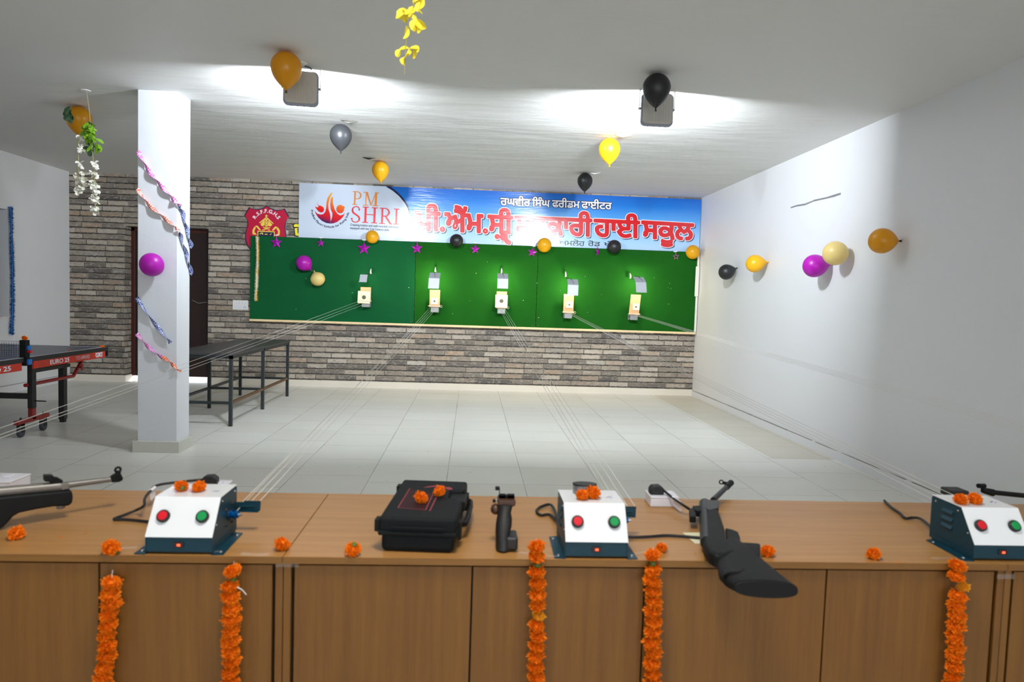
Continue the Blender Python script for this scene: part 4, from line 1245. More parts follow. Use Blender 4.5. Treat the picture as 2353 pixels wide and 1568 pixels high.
# ================================================================== hanging flower vines
def petal(m, p, d, l, w):
    d = Vector(d).normalized(); s = d.orthogonal().normalized()
    if random.random() < 0.5: s = d.cross(s)
    u = d.cross(s) * l * 0.15
    k = ((0.0, 0.06, 0), (0.22, 0.36, 0.7), (0.5, 0.52, 1.0), (0.78, 0.42, 0.7), (0.96, 0.16, 0.2))
    vv = [p + d * l * a + s * w * b + u * c for a, b, c in k] + [p + d * l * a - u * 0.2 for a, b, c in k] + [p + d * l * a - s * w * b + u * c for a, b, c in k]
    m.add(vv, [(i, i + 1, i + 6, i + 5) for i in range(4)] + [(i + 5, i + 6, i + 11, i + 10) for i in range(4)])
def rnd(): return Vector((random.gauss(0, 1), random.gauss(0, 1), random.gauss(0, 1))).normalized()
hk = az(197, 208, H)
yv = hk.y
vn = thing('flower_vine', 'white artificial flower vine with green leaves hanging from the ceiling left of the column', 'flower vine', hk)
def lv(u, v): return ay(u, v, yv) - hk
MB().tube([(0, 0, 0), (0.0, 0, -0.004), lv(199, 213), lv(202, 232), lv(206, 262), lv(208, 300), lv(212, 345)], 0.0032, 6).build('wire', plain('grey_green_wire', S(150, 148, 116), 0.6), vn, smooth=60)
MB().lathe([(0, 0), (0.04, 0), (0.04, 0.004), (0, 0.004)], (0, 0, 0), (0, 0, -1), 12).build('ceiling_tape', M_whitept, vn)
m = MB()
for u, v in ((198, 292), (203, 288), (208, 297), (196, 303), (205, 306), (211, 302), (204, 315), (213, 290), (216, 320), (219, 330), (217, 337), (200, 283), (207, 281)):
    for q in range(4): petal(m, lv(u + random.uniform(-7, 5), v + random.uniform(-4, 4)), Vector((random.gauss(0, .6), random.gauss(0, .5), -0.8)), 0.075, 0.036)
m.build('pale_leaves', M_leaf, vn)
m = MB()
for u, v in ((180, 262), (186, 256), (189, 264), (176, 268), (183, 272), (190, 274), (202, 320), (207, 330), (203, 336), (209, 338)):
    petal(m, lv(u, v) + Vector((0, -0.16 if v < 300 else 0, 0)), Vector((random.gauss(0, .5), random.gauss(0, .3), -0.8)), 0.085, 0.046)
m.build('dark_leaves', M_leafdark, vn)
for path, blooms in (([(182, 300), (180, 350), (181, 400), (179, 437)], [(185, 312), (190, 318), (186, 334), (188, 345), (184, 375), (188, 380), (178, 402), (193, 397), (195, 408), (190, 411), (182, 416), (196, 420), (178, 432), (183, 434), (186, 430), (180, 440)]),
                      ([(212, 345), (215, 380), (218, 430), (220, 480)], [(218, 376), (221, 382), (214, 398), (218, 403), (217, 416), (213, 421), (220, 426), (216, 432), (221, 438), (217, 443), (219, 452), (215, 458), (222, 462), (216, 478), (223, 481), (218, 486)])):
    MB().tube([lv(*q) for q in path], 0.0025, 5).build('thread', M_vine, vn)
    for u, v in blooms:
        m = MB(); p = Vector((0, 0, 0))
        for q in range(6): petal(m, p, rnd() * 0.8 + Vector((0, -0.3, -0.5)), 0.04, 0.034)
        m.build('blossom', M_petalw, vn, loc=lv(u, v))
yy = 2.55
top = ay(952, -150, yy); top.z = H
yvn = thing('flower_vine', 'yellow artificial flower string hanging from the ceiling at the top of the picture', 'flower vine', top)
def ly(u, v): return ay(u, v, yy) - top
MB().tube([(0, 0, 0), ly(955, -20), ly(946, 40), ly(935, 80), ly(932, 110), ly(930, 150), ly(929, 172)], 0.0012, 6).build('thread', M_vine, yvn, smooth=60)
random.seed(21)
for u, v, n_, sp in ((926, 18, 2, 1.0), (930, 30, 2, .9), (940, 16, 2, .9), (948, 14, 2, 1.0), (956, 12, 2, .9), (965, 4, 2, .9), (944, 26, 1, .8), (972, -6, 2, 1), (933, 60, 1, .9), (939, 66, 1, 1.0), (957, 45, 3, 1.15), (952, 54, 1, .9), (920, 113, 1, .8), (940, 111, 3, 1.0), (950, 110, 2, .9), (928, 132, 2, .85), (946, -40, 3, 1), (960, -60, 3, 1), (940, -90, 3, 1)):
    m = MB()
    for q in range(n_): petal(m, Vector((0, 0, 0)), Vector((random.gauss(0, .6), random.gauss(0, .3), -0.7 + random.gauss(0, .4))), 0.042 * sp, 0.030 * sp)
    m.build('blossom', M_petaly, yvn, loc=ly(u, v))
tag(MB().prism([ax(u, v, XR) for u, v in ((1817, 476), (1832, 471), (1850, 468), (1868, 461), (1872, 459), (1900, 453), (1915, 448), (1932, 443), (1932, 447.5), (1916, 453), (1899, 457), (1869, 463.5), (1850, 472), (1830, 475), (1817.5, 479))], (-0.002, 0, 0)).build('torn_tape', M_tapegrey), 'torn strip of grey tape high on the right wall above the balloons', 'tape')

# ================================================================== steel table by the column
TX0, TX1, TY0, TY1 = -3.17, -2.50, 7.43, 9.72
st = thing('steel_table', 'long dark steel work table with scuffed top behind the column', 'table', (-2.835, 8.57, 0))
def loc_(p): return Vector(p) - Vector((-2.835, 8.57, 0))
MB().box(loc_((TX0 - 0.01, TY0 - 0.01, 0.752)), loc_((TX1 + 0.01, TY1 + 0.01, 0.775))).build('table_top', M_tabletop, st, bevel=0.002)
m = MB(); hf = 0.017
for a, c in (((TX0, TY0, 0.72), (TX0 + 2 * hf, TY1, 0.752)), ((TX1 - 2 * hf, TY0, 0.72), (TX1, TY1, 0.752)), ((TX0, TY0, 0.72), (TX1, TY0 + 2 * hf, 0.752)), ((TX0, TY1 - 2 * hf, 0.72), (TX1, TY1, 0.752)), ((TX0, 8.56, 0.72), (TX1, 8.59, 0.752))): m.box(loc_(a), loc_(c))
m.build('top_rail', M_tablesteel, st)
for y in (TY0, 8.555, TY1 - 2 * hf):
    for x in (TX0, TX1 - 2 * hf):
        MB().box(loc_((x, y, 0)), loc_((x + 2 * hf, y + 2 * hf, 0.752))).build('leg', M_tablesteel, st)
m = MB()
m.box(loc_((TX1 - 2 * hf, TY0 + 2 * hf, 0.235)), loc_((TX1 - 0.004, TY1 - 2 * hf, 0.262))); m.build('lower_rail', M_rust, st)
m = MB(); m.box(loc_((TX0 + 0.004, TY0 + 2 * hf, 0.235)), loc_((TX0 + 2 * hf, TY1 - 2 * hf, 0.262))); m.build('lower_rail', M_tablesteel, st)
for y in (TY0 + 0.004, 8.56, TY1 - 2 * hf + 0.004):
    MB().box(loc_((TX0 + 2 * hf, y, 0.235)), loc_((TX1 - 2 * hf, y + 0.026, 0.262))).build('cross_rail', M_tablesteel, st)

# ================================================================== table tennis table
PX, PY1, PYN = -4.095, 8.05, 6.62
pp = thing('table_tennis_table', 'blue-grey table tennis table with red apron at the left edge', 'table', (PX - 0.76, PYN, 0))
O = Vector((PX - 0.76, PYN, 0))
def lp(x, y, z): return Vector((x, y, z)) - O
for y0, y1 in ((PYN + 0.006, PY1), (PYN - 1.43, PYN - 0.006)):
    o = MB().box(lp(PX - 1.52, y0, 0.738), lp(PX - 0.002, y1, 0.759)).build('table_top', M_ppblue, pp)
    m = MB()
    m.box(lp(PX - 1.523, y0, 0.7585), lp(PX - 1.503, y1, 0.7598)); m.box(lp(PX - 0.022, y0, 0.7585), lp(PX - 0.001, y1, 0.7598)); m.box(lp(PX - 0.764, y0, 0.7585), lp(PX - 0.759, y1, 0.7598))
    ye = PY1 if y1 > PYN + 0.1 else y0 + 0.02
    m.box(lp(PX - 1.52, ye - 0.02, 0.7585), lp(PX - 0.002, ye, 0.7598)); m.build('white_lines', M_ppline, pp)
    m = MB()
    m.box(lp(PX - 0.002, y0, 0.715), lp(PX + 0.012, y1, 0.758)); m.box(lp(PX - 1.534, y0, 0.715), lp(PX - 1.52, y1, 0.758))
    ya = PY1 if y1 > PYN + 0.1 else y0
    m.box(lp(PX - 1.534, ya - 0.007, 0.655), lp(PX + 0.014, ya + 0.007, 0.758)); m.build('edge_frame', M_ppblack, pp, bevel=0.002)
    m = MB(); m.box(lp(PX - 0.004, y0 + (0.10 if y1 > PYN + 0.1 else 0.03), 0.645), lp(PX + 0.010, y1 - (0.05 if y1 > PYN + 0.1 else 0.06), 0.716)); m.build('apron', M_ppred, pp)
lt_ = MB()
def side_text(body, y0, y1, z0, z1, grow):
    cs = contours(body); b0, b1, c0, c1 = bounds(cs)
    ink(lt_, cs, lambda p: lp(PX + 0.010, y0 + (y1 - y0) * (p.x - b0) / (b1 - b0), z0 + (z1 - z0) * p.y / c1), Vector((1, 0, 0)), 0.0012, grow)
side_text('EURO 25', 6.98, 7.30, 0.662, 0.703, 0.03)
side_text('T.T.F.I APPROVED', 7.42, 7.68, 0.664, 0.700, 0.0)
side_text('GKI', 7.80, 7.93, 0.662, 0.704, 0.05)
side_text('EURO 25', 6.00, 6.40, 0.662, 0.703, 0.03)
lt_.box(lp(PX + 0.0105, 7.79, 0.704), lp(PX + 0.0115, 7.95, 0.708))
lt_.build('apron_lettering', M_ppline, pp)
LGX = -4.26
MB().box(lp(LGX - 0.03, 7.465, 0.03), lp(LGX + 0.03, 7.525, 0.72)).build('leg', M_ppleg, pp, bevel=0.004)
MB().box(lp(LGX - 0.022, 7.472, 0.0), lp(LGX + 0.022, 7.518, 0.032)).build('leg_foot', M_rubber, pp)
MB().box(lp(-5.43, 7.465, 0.03), lp(-5.37, 7.525, 0.72)).build('leg', M_ppleg, pp, bevel=0.004)
MB().box(lp(-5.422, 7.472, 0.0), lp(-5.378, 7.518, 0.032)).build('leg_foot', M_rubber, pp)
for x in (-4.185, -5.45):
    MB().box(lp(x - 0.025, 6.83, 0.25), lp(x + 0.025, 6.89, 0.72)).build('leg', M_ppleg, pp, bevel=0.004)
    MB().box(lp(x - 0.022, 6.832, 0.14), lp(x + 0.022, 6.888, 0.25)).build('leg_base', M_ppredleg, pp, bevel=0.003)
    MB().box(lp(x - 0.022, 6.62, 0.125), lp(x + 0.022, 7.10, 0.165)).build('foot_bar', M_ppredleg, pp, bevel=0.003)
    for y in (6.69, 7.03):
        m = MB().lathe([(0, -0.018), (0.045, -0.018), (0.05, -0.01), (0.05, 0.01), (0.045, 0.018), (0, 0.018)], lp(x, y, 0.05), (1, 0.12, 0), 20); c_ = m.build('castor_wheel', M_castor, pp, smooth=40)
        m = MB().box(lp(x - 0.026, y - 0.02, 0.05), lp(x - 0.02, y + 0.02, 0.128)); m.box(lp(x + 0.02, y - 0.02, 0.05), lp(x + 0.026, y + 0.02, 0.128)); m.box(lp(x - 0.026, y - 0.02, 0.108), lp(x + 0.026, y + 0.02, 0.128)); m.tube([lp(x, y, 0.16), lp(x, y, 0.185)], 0.009, 8)
        m.build('castor_fork', M_ppleg, pp)
m = MB().box(lp(-5.45, 6.835, 0.34), lp(-4.20, 6.885, 0.39)); m.build('cross_tube', M_ppleg, pp)
m = MB().box(lp(-5.45, 7.47, 0.585), lp(-4.26, 7.51, 0.62)); m.box(lp(-4.22, 6.89, 0.585), lp(-4.185, 7.50, 0.62)); m.build('under_frame', M_ppleg, pp)
m = MB().tube([lp(-4.21, 6.80, 0.475), lp(-4.21, 7.60, 0.475), lp(-4.20, 7.78, 0.66)], 0.018, 8); m.build('folding_strut', M_ppredleg, pp, smooth=30)
m = MB().tube([lp(-4.20, 7.66, 0.565), lp(-4.15, 7.66, 0.565)], 0.008, 8); m.tube([lp(-4.15, 7.66, 0.53), lp(-4.15, 7.66, 0.60)], 0.013, 8); m.build('locking_knob', M_ppredleg, pp)
for x, y in ((-4.15, 6.86),):
    MB().tube([lp(x - 0.01, y, 0.32), lp(x + 0.09, y + 0.01, 0.316)], 0.006, 6).build('spring_pin', M_ppleg, pp)
# net with its clamp post, over the table
nt = thing('table_tennis_net', 'dark table tennis net with black clamp post on the table edge', 'net', (PX, PYN, 0.66))
MB().box((-0.05, -0.028, 0.03), (0.03, 0.028, 0.10)).build('clamp', M_black, nt, bevel=0.004)
MB().box((-0.035, -0.03, 0.10), (0.025, 0.03, 0.262)).build('post', M_black, nt, bevel=0.006)
m = MB().box((0.025, -0.02, 0.17), (0.045, 0.02, 0.21)); m.box((0.01, -0.024, 0.035), (0.048, 0.024, 0.085)); m.build('blue_grip', M_bluepl, nt, bevel=0.003)
MB().tube([(0.025, 0, 0.155), (0.06, 0, 0.155)], 0.012, 8).build('screw_knob', M_redbtn, nt)
m = MB()
for i in range(70): m.box((-0.035 - 1.5 * i / 70 - 0.002, -0.001, 0.108), (-0.035 - 1.5 * i / 70, 0.001, 0.24))
for j in range(9): m.box((-1.55, -0.001, 0.108 + j * 0.0165), (-0.035, 0.001, 0.11 + j * 0.0165))
m.build('net_mesh', M_netmesh, nt)
MB().box((-1.55, -0.004, 0.238), (-0.035, 0.004, 0.254)).build('net_tape', M_nettape, nt)

# ================================================================== pulley cords from targets to the counter
MACH = [(-0.739, 1.806), (0.353, 1.806), (1.503, 1.819)]
def pull_ends(mx): return [(mx + 0.095, 1.93, 0.826), (mx + 0.115, 2.0, 0.843), (mx + 0.142, 2.0, 0.843)]
LANES = [(0, -1.83, 'leftmost target', 'the left picture edge', 3), (1, -0.739, 'second target from the left', 'the left control box', 4), (2, 0.353, 'middle target', 'the middle control box', 4),
         (3, 1.503, 'second target from the right', 'the right control box', 4), (4, 2.63, 'rightmost target', 'the right picture edge', 4)]
for k, mx, tw, mw, n_ in LANES:
    tx = ST[k]['x']; zb = ST[k]['zb']
    e = pull_ends(mx)
    ends = [(mx + 0.093, 1.935, 0.815), (mx + 0.10, 2.0, 0.835), (mx + 0.125, 2.0, 0.837), (mx + 0.148, 2.0, 0.837)]
    for q in range(n_):
        a = Vector((tx - 0.045 + q * 0.03, 10.545, zb + 0.045 + (0.012 if q == 0 else 0)))
        b_ = Vector(ends[q])
        if n_ == 3: a = Vector((tx - 0.03 + q * 0.012, 10.545, zb + 0.075 - 0.033 * q)); b_ = Vector((-1.72, 1.985, 0.872 - (0, 0.024, 0.034)[q]))
        if k == 4: b_ = Vector((mx + 0.10, 1.99, 0.86 - 0.014 * q)); a.z = zb + 0.075 - 0.016 * q
        if k == 3: b_ = Vector((mx + 0.02 + 0.035 * q, 2.03, 0.825))
        m = MB().tube([a, (a + b_) / 2 - Vector((0, 0, 0.012)), b_], 0.0011, 5)
        tag(m.build('pulley_cord', M_cordw), 'thin white cord from the %s to %s' % (tw, mw), 'cord', 'pulley cords of the ' + tw)

# ================================================================== counter: three low cabinets in a row
ZC, CF, CB = 0.75, 1.80, 2.388
def cabinet(x0, x1, gaps, label):
    t = thing('low_cabinet', label, 'cabinet', ((x0 + x1) / 2, CB, 0), group='low cabinets forming the counter')
    Oc = Vector(((x0 + x1) / 2, CB, 0))
    def L(x, y, z): return Vector((x, y, z)) - Oc
    MB().box(L(x0, CF, 0.731), L(x1, CB, ZC)).build('worktop', M_lam_x, t, bevel=0.0015)
    for a in (x0, x1 - 0.019):
        MB().box(L(a, 1.808, 0), L(a + 0.019, CB - 0.005, 0.731)).build('side_panel', M_lam_z_shaded, t, bevel=0.001)
    MB().box(L(x0, CF - 0.001, 0.7315), L(x1, CF + 0.0005, 0.7495)).build('shaded_edge_band', M_lam_e_shaded, t)  # thin strip added to carry the shaded colour along the worktop front
    m = MB(); m.box(L(x0 + 0.019, 1.835, 0.05), L(x1 - 0.019, CB - 0.005, 0.7305)); m.build('carcass', M_dark, t)
    m = MB(); m.box(L(x0 + 0.019, 1.85, 0), L(x1 - 0.019, 1.87, 0.06)); m.build('plinth_board', M_dark, t)
    gs = [x0 + 0.0235] + list(gaps) + [x1 - 0.0235]
    for a, c in zip(gs[:-1], gs[1:]):
        ea = 0.0045 if a == gs[0] else 0.0024; ec = 0.0045 if c == gs[-1] else 0.0024
        MB().box(L(a + ea, 1.81, 0.06), L(c - ec, 1.828, 0.7235)).build('door', M_lam_z_shaded, t, bevel=0.001)
cabinet(-2.45, -0.474, (-1.885, -1.41, -0.941), 'left wooden cabinet under the left control box')
cabinet(-0.472, 1.504, (0.022, 0.489, 0.995), 'middle wooden cabinet under the black pistol case and middle control box')
cabinet(1.506, 3.48, (1.99, 2.46, 2.95), 'right wooden cabinet at the right picture edge')

# ================================================================== target-carrier control boxes
def machine(cx, cy, label, lever):
    t = thing('control_box', label, 'control box', (cx, cy, ZC), group='target carrier control boxes')
    W = 0.084; D, z0, z1, z2, d1 = 0.186, 0.006, 0.046, 0.134, 0.060
    def side(x): return [(x, 0.001, z0), (x, 0.001, z1), (x, d1, z2 - 0.001), (x, D, z2 - 0.001), (x, D, z0)]
    m = MB(); m.prism(side(-W + 0.001), (2 * W - 0.002, 0, 0)); hb = m.build('housing', M_teal, t, bevel=0.0015)
    for x in (-W - 0.0006, W - 0.0014):
        m = MB(); m.prism([(x, 0.0, z0), (x, 0.0, z1 - 0.002), (x, d1, z2 - 0.004), (x, D + 0.001, z2 - 0.004), (x, D + 0.001, z0)], (0.002, 0, 0))
        m.build('side_plate', M_teal, t)
    m = MB()
    sl = Vector((0, d1, z2 - z1)).normalized(); nm = Vector((0, -sl.z, sl.y))
    m.prism([(-W - 0.001, -0.001, z1), (-W - 0.001, d1 - 0.0005, z2), (-W - 0.001, D + 0.001, z2), (-W - 0.001, D + 0.001, z2 + 0.0016), (-W - 0.001, d1 - 0.001, z2 + 0.0016), (-W - 0.001, -0.0025, z1 + 0.0004)], (2 * W + 0.002, 0, 0))
    m.build('cover_plate', M_white, t, bevel=0.0006)
    for x, mt in ((-0.05, M_redbtn), (0.05, M_grnbtn)):
        pc = Vector((x, 0, z1)) + sl * 0.053 + nm * 0.001
        b_ = MB().lathe([(0, 0), (0.0165, 0), (0.0165, 0.009), (0.0145, 0.011), (0.0125, 0.011), (0.0125, 0.006), (0, 0.006)], pc, nm, 24).build('button_bezel', M_rubber, t, smooth=35)
        MB().lathe([(0, 0.0062), (0.0122, 0.0062), (0.0122, 0.0115), (0.011, 0.0128), (0, 0.013)], pc, nm, 24).build('push_button', mt, b_, smooth=35)
    s_ = MB().box((-0.013, -0.0025, 0.019), (0.013, 0.001, 0.034)).build('power_switch', M_rubber, t, bevel=0.001)
    MB().box((-0.0095, -0.0032, 0.0215), (0.0095, -0.002, 0.0315)).build('rocker', plain('dark_red_rocker', S(74, 6, 4), 0.3), s_, bevel=0.0008)
    MB().box((-0.0035, -0.0037, 0.0237), (0.0045, -0.003, 0.0292)).build('lit_window', M_switchglow, s_)
    for sx in (-1, 1):
        m = MB(); a, c = (W * sx, (W + 0.029) * sx); m.prism([(a, -0.004, 0.0), (c, 0.0, 0.0), (c - 0.004 * sx, 0.165, 0.0), (a, 0.172, 0.0)], (0, 0, 0.0025)); m.box((min(a, a + 0.002 * sx), 0.002, 0.0), (max(a, a + 0.002 * sx), 0.172, 0.02))
        fl_ = m.build('mounting_flange', M_teal, t)
        for y in (0.018, 0.145):
            MB().lathe([(0, 0.0024), (0.005, 0.0024), (0.004, 0.0052), (0, 0.0055)], ((W + 0.016) * sx, y, 0), (0, 0, 1), 10).build('flange_screw', M_chrome, fl_, smooth=40)
        for y, z in ((0.072, 0.121), (0.168, 0.121), (0.028, 0.07)):
            MB().sphere(((W + 0.0012) * sx, y, z), 0.0032, 8, 5, (0.6, 1, 1)).build('side_screw', M_chrome, t, smooth=60)
    for k in range(3):
        z = 0.057 + k * 0.022
        m = MB(); m.prism([(-W - 0.0003, 0.09, z), (-W - 0.007, 0.09, z + 0.003), (-W - 0.0003, 0.09, z + 0.012)], (0, 0.045, 0)); m.build('vent_louvre', M_teal, t)
        MB().box((-W - 0.0012, 0.09, z - 0.003), (-W, 0.135, z)).build('vent_slot', M_tealdark, t)
    m = MB().lathe([(0, 0), (0.017, 0), (0.017, 0.003), (0, 0.003)], (W, 0.124, 0.068), (1, 0, 0), 16); m.build('motor_seal', M_rubber, t)
    m = MB().lathe([(0, 0.0), (0.013, 0), (0.013, 0.004), (0.0095, 0.006), (0.0095, 0.011), (0.013, 0.013), (0.013, 0.017), (0.009, 0.02), (0.009, 0.024), (0, 0.024)], (W + 0.003, 0.124, 0.068), (1, 0, 0), 20); pu = m.build('drive_pulley', M_blueano, t, smooth=35)
    MB().tube([(W + 0.024, 0.124, 0.068), (W + 0.036, 0.124, 0.068)], 0.004, 10).build('pulley_shaft', M_chrome, pu, smooth=40)
    for y, z in ((0.10, 0.088), (0.147, 0.093), (0.10, 0.046), (0.147, 0.042)):
        MB().sphere((W + 0.001, y, z), 0.006, 8, 5, (0.7, 1, 1)).build('rubber_bush', M_rubber, t, smooth=60)
    m = MB(); m.box((W, 0.188, 0.06), (W + 0.066, 0.191, 0.084)); m.box((W, 0.176, 0.058), (W + 0.064, 0.191, 0.0605)); m.box((W + 0.02, 0.1875, 0.084), (W + 0.066, 0.191, 0.088)); m.build('cord_guide_arm', M_teal, t, bevel=0.001)
    MB().tube([(W + 0.006, 0.1872, 0.072), (W + 0.052, 0.1872, 0.073)], 0.0028, 6).build('guide_rod', M_teal, t)
    zt = z2 + 0.0018
    m = MB(); m.quad((-0.036, 0.118, zt), (-0.018, 0.122, zt), (-0.016, 0.130, zt), (-0.034, 0.127, zt)); m.quad((-0.022, 0.104, zt), (0.0, 0.106, zt), (0.004, 0.113, zt), (-0.018, 0.111, zt)); m.build('red_print', M_stickred, t)
    m = MB(); m.quad((0.040, 0.112, zt), (0.047, 0.112, zt), (0.062, 0.124, zt), (0.055, 0.124, zt)); m.quad((0.050, 0.105, zt), (0.054, 0.105, zt), (0.063, 0.114, zt), (0.060, 0.114, zt)); m.build('blue_print', M_stickblue, t)
machine(*MACH[0], 'left white and teal control box with two marigolds on top', 1)
machine(*MACH[1], 'middle white and teal control box with a pellet tin on top', 0)
machine(*MACH[2], 'right white and teal control box at the right picture edge', 0)

# power leads, plugs and socket boxes
def socket_box(label, x0, x1, y0, y1, h):
    t = thing('socket_box', label, 'socket box', ((x0 + x1) / 2, (y0 + y1) / 2, ZC), group='white socket boxes on the counter')
    w_, d_ = (x1 - x0) / 2, (y1 - y0) / 2
    MB().box((-w_, -d_, 0), (w_, d_, h - 0.006)).build('box_body', M_boxw, t, bevel=0.003)
    MB().box((-w_ - 0.001, -d_ - 0.001, h - 0.007), (w_ + 0.001, d_ + 0.001, h)).build('box_lid', M_boxw, t, bevel=0.002)
    MB().box((w_ * 0.35, -0.012, h), (w_ * 0.62, 0.016, h + 0.007)).build('rocker_switch', M_boxw, t, bevel=0.002)
def lead(label, plug, pts, tagpos=None, tilt=0.0):
    P0 = Vector(plug)
    t = thing('power_lead', label, 'power lead', P0, group='black power leads on the counter')
    m = MB(); m.prism([(-0.024, -0.017, 0), (0.024, -0.017, 0), (0.024, -0.017, 0.022), (0.010, -0.017, 0.032), (-0.016, -0.017, 0.03), (-0.024, -0.017, 0.02)], (0, 0.034, 0)); m.build('plug', M_rubber, t, bevel=0.004)
    MB().tube([p - P0 for p in smoothpath(pts, 8)], 0.0042, 8).build('cable', M_rubber, t, smooth=60)
    if tagpos:
        a = Vector(tagpos[0]) - P0; c = Vector(tagpos[1]) - P0
        MB().tube([a, c], 0.0058, 8).build('clear_sleeve', M_tag, t)
        m = MB(); d_ = Vector((0.004, -0.01, -0.030)); e_ = (c - a)
        m.prism([a + e_ * 0.1, c, c + d_ * 0.7 + e_ * 0.1, c + d_ - e_ * 0.2, a + d_ * 0.9 - e_ * 0.05, a + d_ * 0.4 - e_ * 0.1], (0.0004, 0.0006, 0)); m.build('cable_tag', M_tag, t)
socket_box('white socket box behind the middle control box, its black plug plugged in', 0.625, 0.722, 2.285, 2.365, 0.036)
socket_box('white socket box at the left picture edge behind the left air rifle', -1.60, -1.455, 2.27, 2.375, 0.056)
socket_box('white socket box mostly hidden behind the left control box', -0.885, -0.795, 2.285, 2.375, 0.044)
pg = (0.652, 2.32, 0.786)
lead('black lead from the white socket box running under the middle air rifle', pg, [Vector(pg) + Vector((0.02, -0.005, 0.018)), ay(1540, 1140, 2.27), ay(1565, 1158, 2.2), az(1592, 1176, 0.765), az(1625, 1200, 0.756), az(1640, 1222, 0.7555), az(1620, 1236, 0.7555), az(1570, 1233, 0.7555), az(1530, 1231, 0.7555), az(1485, 1234, 0.7555), az(1445, 1234, 0.7555), (0.42, 1.996, 0.7555)], (ay(1546, 1144, 2.255), ay(1562, 1156, 2.21)))
pg = (-0.848, 2.32, 0.794)
lead('black lead looping behind the left side of the left control box', pg, [Vector(pg) + Vector((-0.02, -0.008, 0.018)), ay(368, 1114, 2.27), ay(345, 1130, 2.2), ay(333, 1146, 2.14), ay(331, 1162, 2.09), az(315, 1172, 0.765), az(285, 1184, 0.757), az(262, 1193, 0.756), az(285, 1194, 0.756), az(330, 1198, 0.756), (-0.80, 1.997, 0.758)], (ay(356, 1121, 2.235), ay(346, 1129, 2.205)))
pg = (-1.545, 2.31, 0.8065)
lead('black plug and lead on the white socket box at the left picture edge', pg, [Vector(pg) + Vector((-0.02, 0, 0.016)), (-1.62, 2.30, 0.80), (-1.68, 2.28, 0.76), (-1.78, 2.2, 0.7555), (-1.9, 2.1, 0.7555)])
lp_ = smoothpath([(0.275, 1.997, 0.785), az(1268, 1162, 0.762), az(1243, 1165, 0.757), az(1233, 1175, 0.7555), az(1243, 1184, 0.7555), az(1265, 1184, 0.757), (0.285, 1.996, 0.775)], 8)
tag(MB().tube(lp_, 0.0045, 8).build('cable_loop', M_rubber, smooth=60), 'loop of black cable sticking out left of the middle control box', 'cable')
tag(MB().tube(smoothpath([az(2032, 1151, 0.757), az(2050, 1168, 0.757), az(2068, 1180, 0.756), az(2080, 1191, 0.756), az(2100, 1190, 0.758), az(2118, 1194, 0.765), (1.425, 1.997, 0.78)], 8), 0.0045, 8).build('power_cable', M_rubber, smooth=60), 'black cable curving over the counter to the right control box', 'cable')
pc = az(2234, 1145, 0.80)
tag(MB().box((1.66, 2.25, 0.75), (1.725, 2.31, 0.832)).build('plug_adaptor', M_rubber, bevel=0.005), 'black plug adaptor behind the right control box', 'adaptor')
tag(MB().prism([az(1569, 1225, 0.7504), az(1625, 1224, 0.7504), az(1628, 1250, 0.7504), az(1597, 1250, 0.7504)], (0, 0, 0.0006)).build('paper_slip', M_papercream), 'cream paper slip lying under the middle air rifle', 'paper')

# ================================================================== pistol case
ca = thing('pistol_case', 'black hard plastic pistol case with red print and two marigolds on its lid', 'case', (-0.232, 1.838, ZC), (0, 0, math.radians(-4.0)))
CWD, CDP = 0.208, 0.395
MB().box((0.006, 0.006, 0), (CWD - 0.006, CDP - 0.006, 0.050)).build('case_base', M_case, ca, bevel=0.014, seg=3)
MB().box((-0.002, -0.002, 0.046), (CWD + 0.002, CDP + 0.002, 0.060)).build('case_rim', M_case, ca, bevel=0.005, seg=2)
NT0, NT1, NX = 0.205, 0.285, 0.165
m = MB(); m.prism([(0, 0, 0.056), (CWD, 0, 0.056), (CWD, NT0 - 0.03, 0.056), (CWD - 0.012, NT0, 0.056), (NX, NT0, 0.056), (NX, NT1, 0.056), (CWD - 0.004, NT1, 0.056), (CWD, NT1 + 0.02, 0.056), (CWD, CDP, 0.056), (0, CDP, 0.056)], (0, 0, 0.040)); m.build('case_lid', M_case, ca, bevel=0.009, seg=3)
MB().box((NX - 0.002, NT0 - 0.005, 0.056), (CWD + 0.008, NT1 + 0.004, 0.086)).build('handle_recess', M_black, ca, bevel=0.004)
m = MB().tube([(CWD + 0.002, 0.12, 0.045), (CWD + 0.014, 0.13, 0.043), (CWD + 0.018, 0.2, 0.043), (CWD + 0.018, 0.30, 0.043), (CWD + 0.014, 0.35, 0.043), (CWD + 0.002, 0.36, 0.045)], 0.008, 8); m.build('carry_handle', M_black, ca, smooth=40)
for y in (0.07, 0.335):
    MB().box((CWD - 0.001, y - 0.018, 0.022), (CWD + 0.009, y + 0.018, 0.072)).build('latch', M_black, ca, bevel=0.002)
for y in (0.012, 0.345):
    MB().box((-0.014, y, 0.052), (0.002, y + 0.032, 0.086)).build('hinge', M_black, ca, bevel=0.003)
MB().box((0.03, -0.006, 0.068), (CWD - 0.03, 0.0, 0.074)).build('lid_ridge', M_case, ca, bevel=0.002)
mi = ca.matrix_world
ca_m = Matrix.Translation((-0.232, 1.838, ZC)) @ Matrix.Rotation(math.radians(-4.0), 4, 'Z')
ci_ = ca_m.inverted()
def ctop(a, c):
    p = az(840 + a / 7.467, 1080 + c / 7.467, ZC + 0.0963); return ci_ @ p
m = MB()
def bar3(a, b_, w_):
    a, b_ = Vector(a), Vector(b_); d_ = (b_ - a).normalized(); s_ = Vector((-d_.y, d_.x, 0)) * w_ / 2
    m.add([a - s_, b_ - s_, b_ + s_, a + s_], [(0, 1, 2, 3)])
c1_, c2_, c3_, c4_ = ctop(555, 650), ctop(1030, 690), ctop(1165, 400), ctop(762, 318)
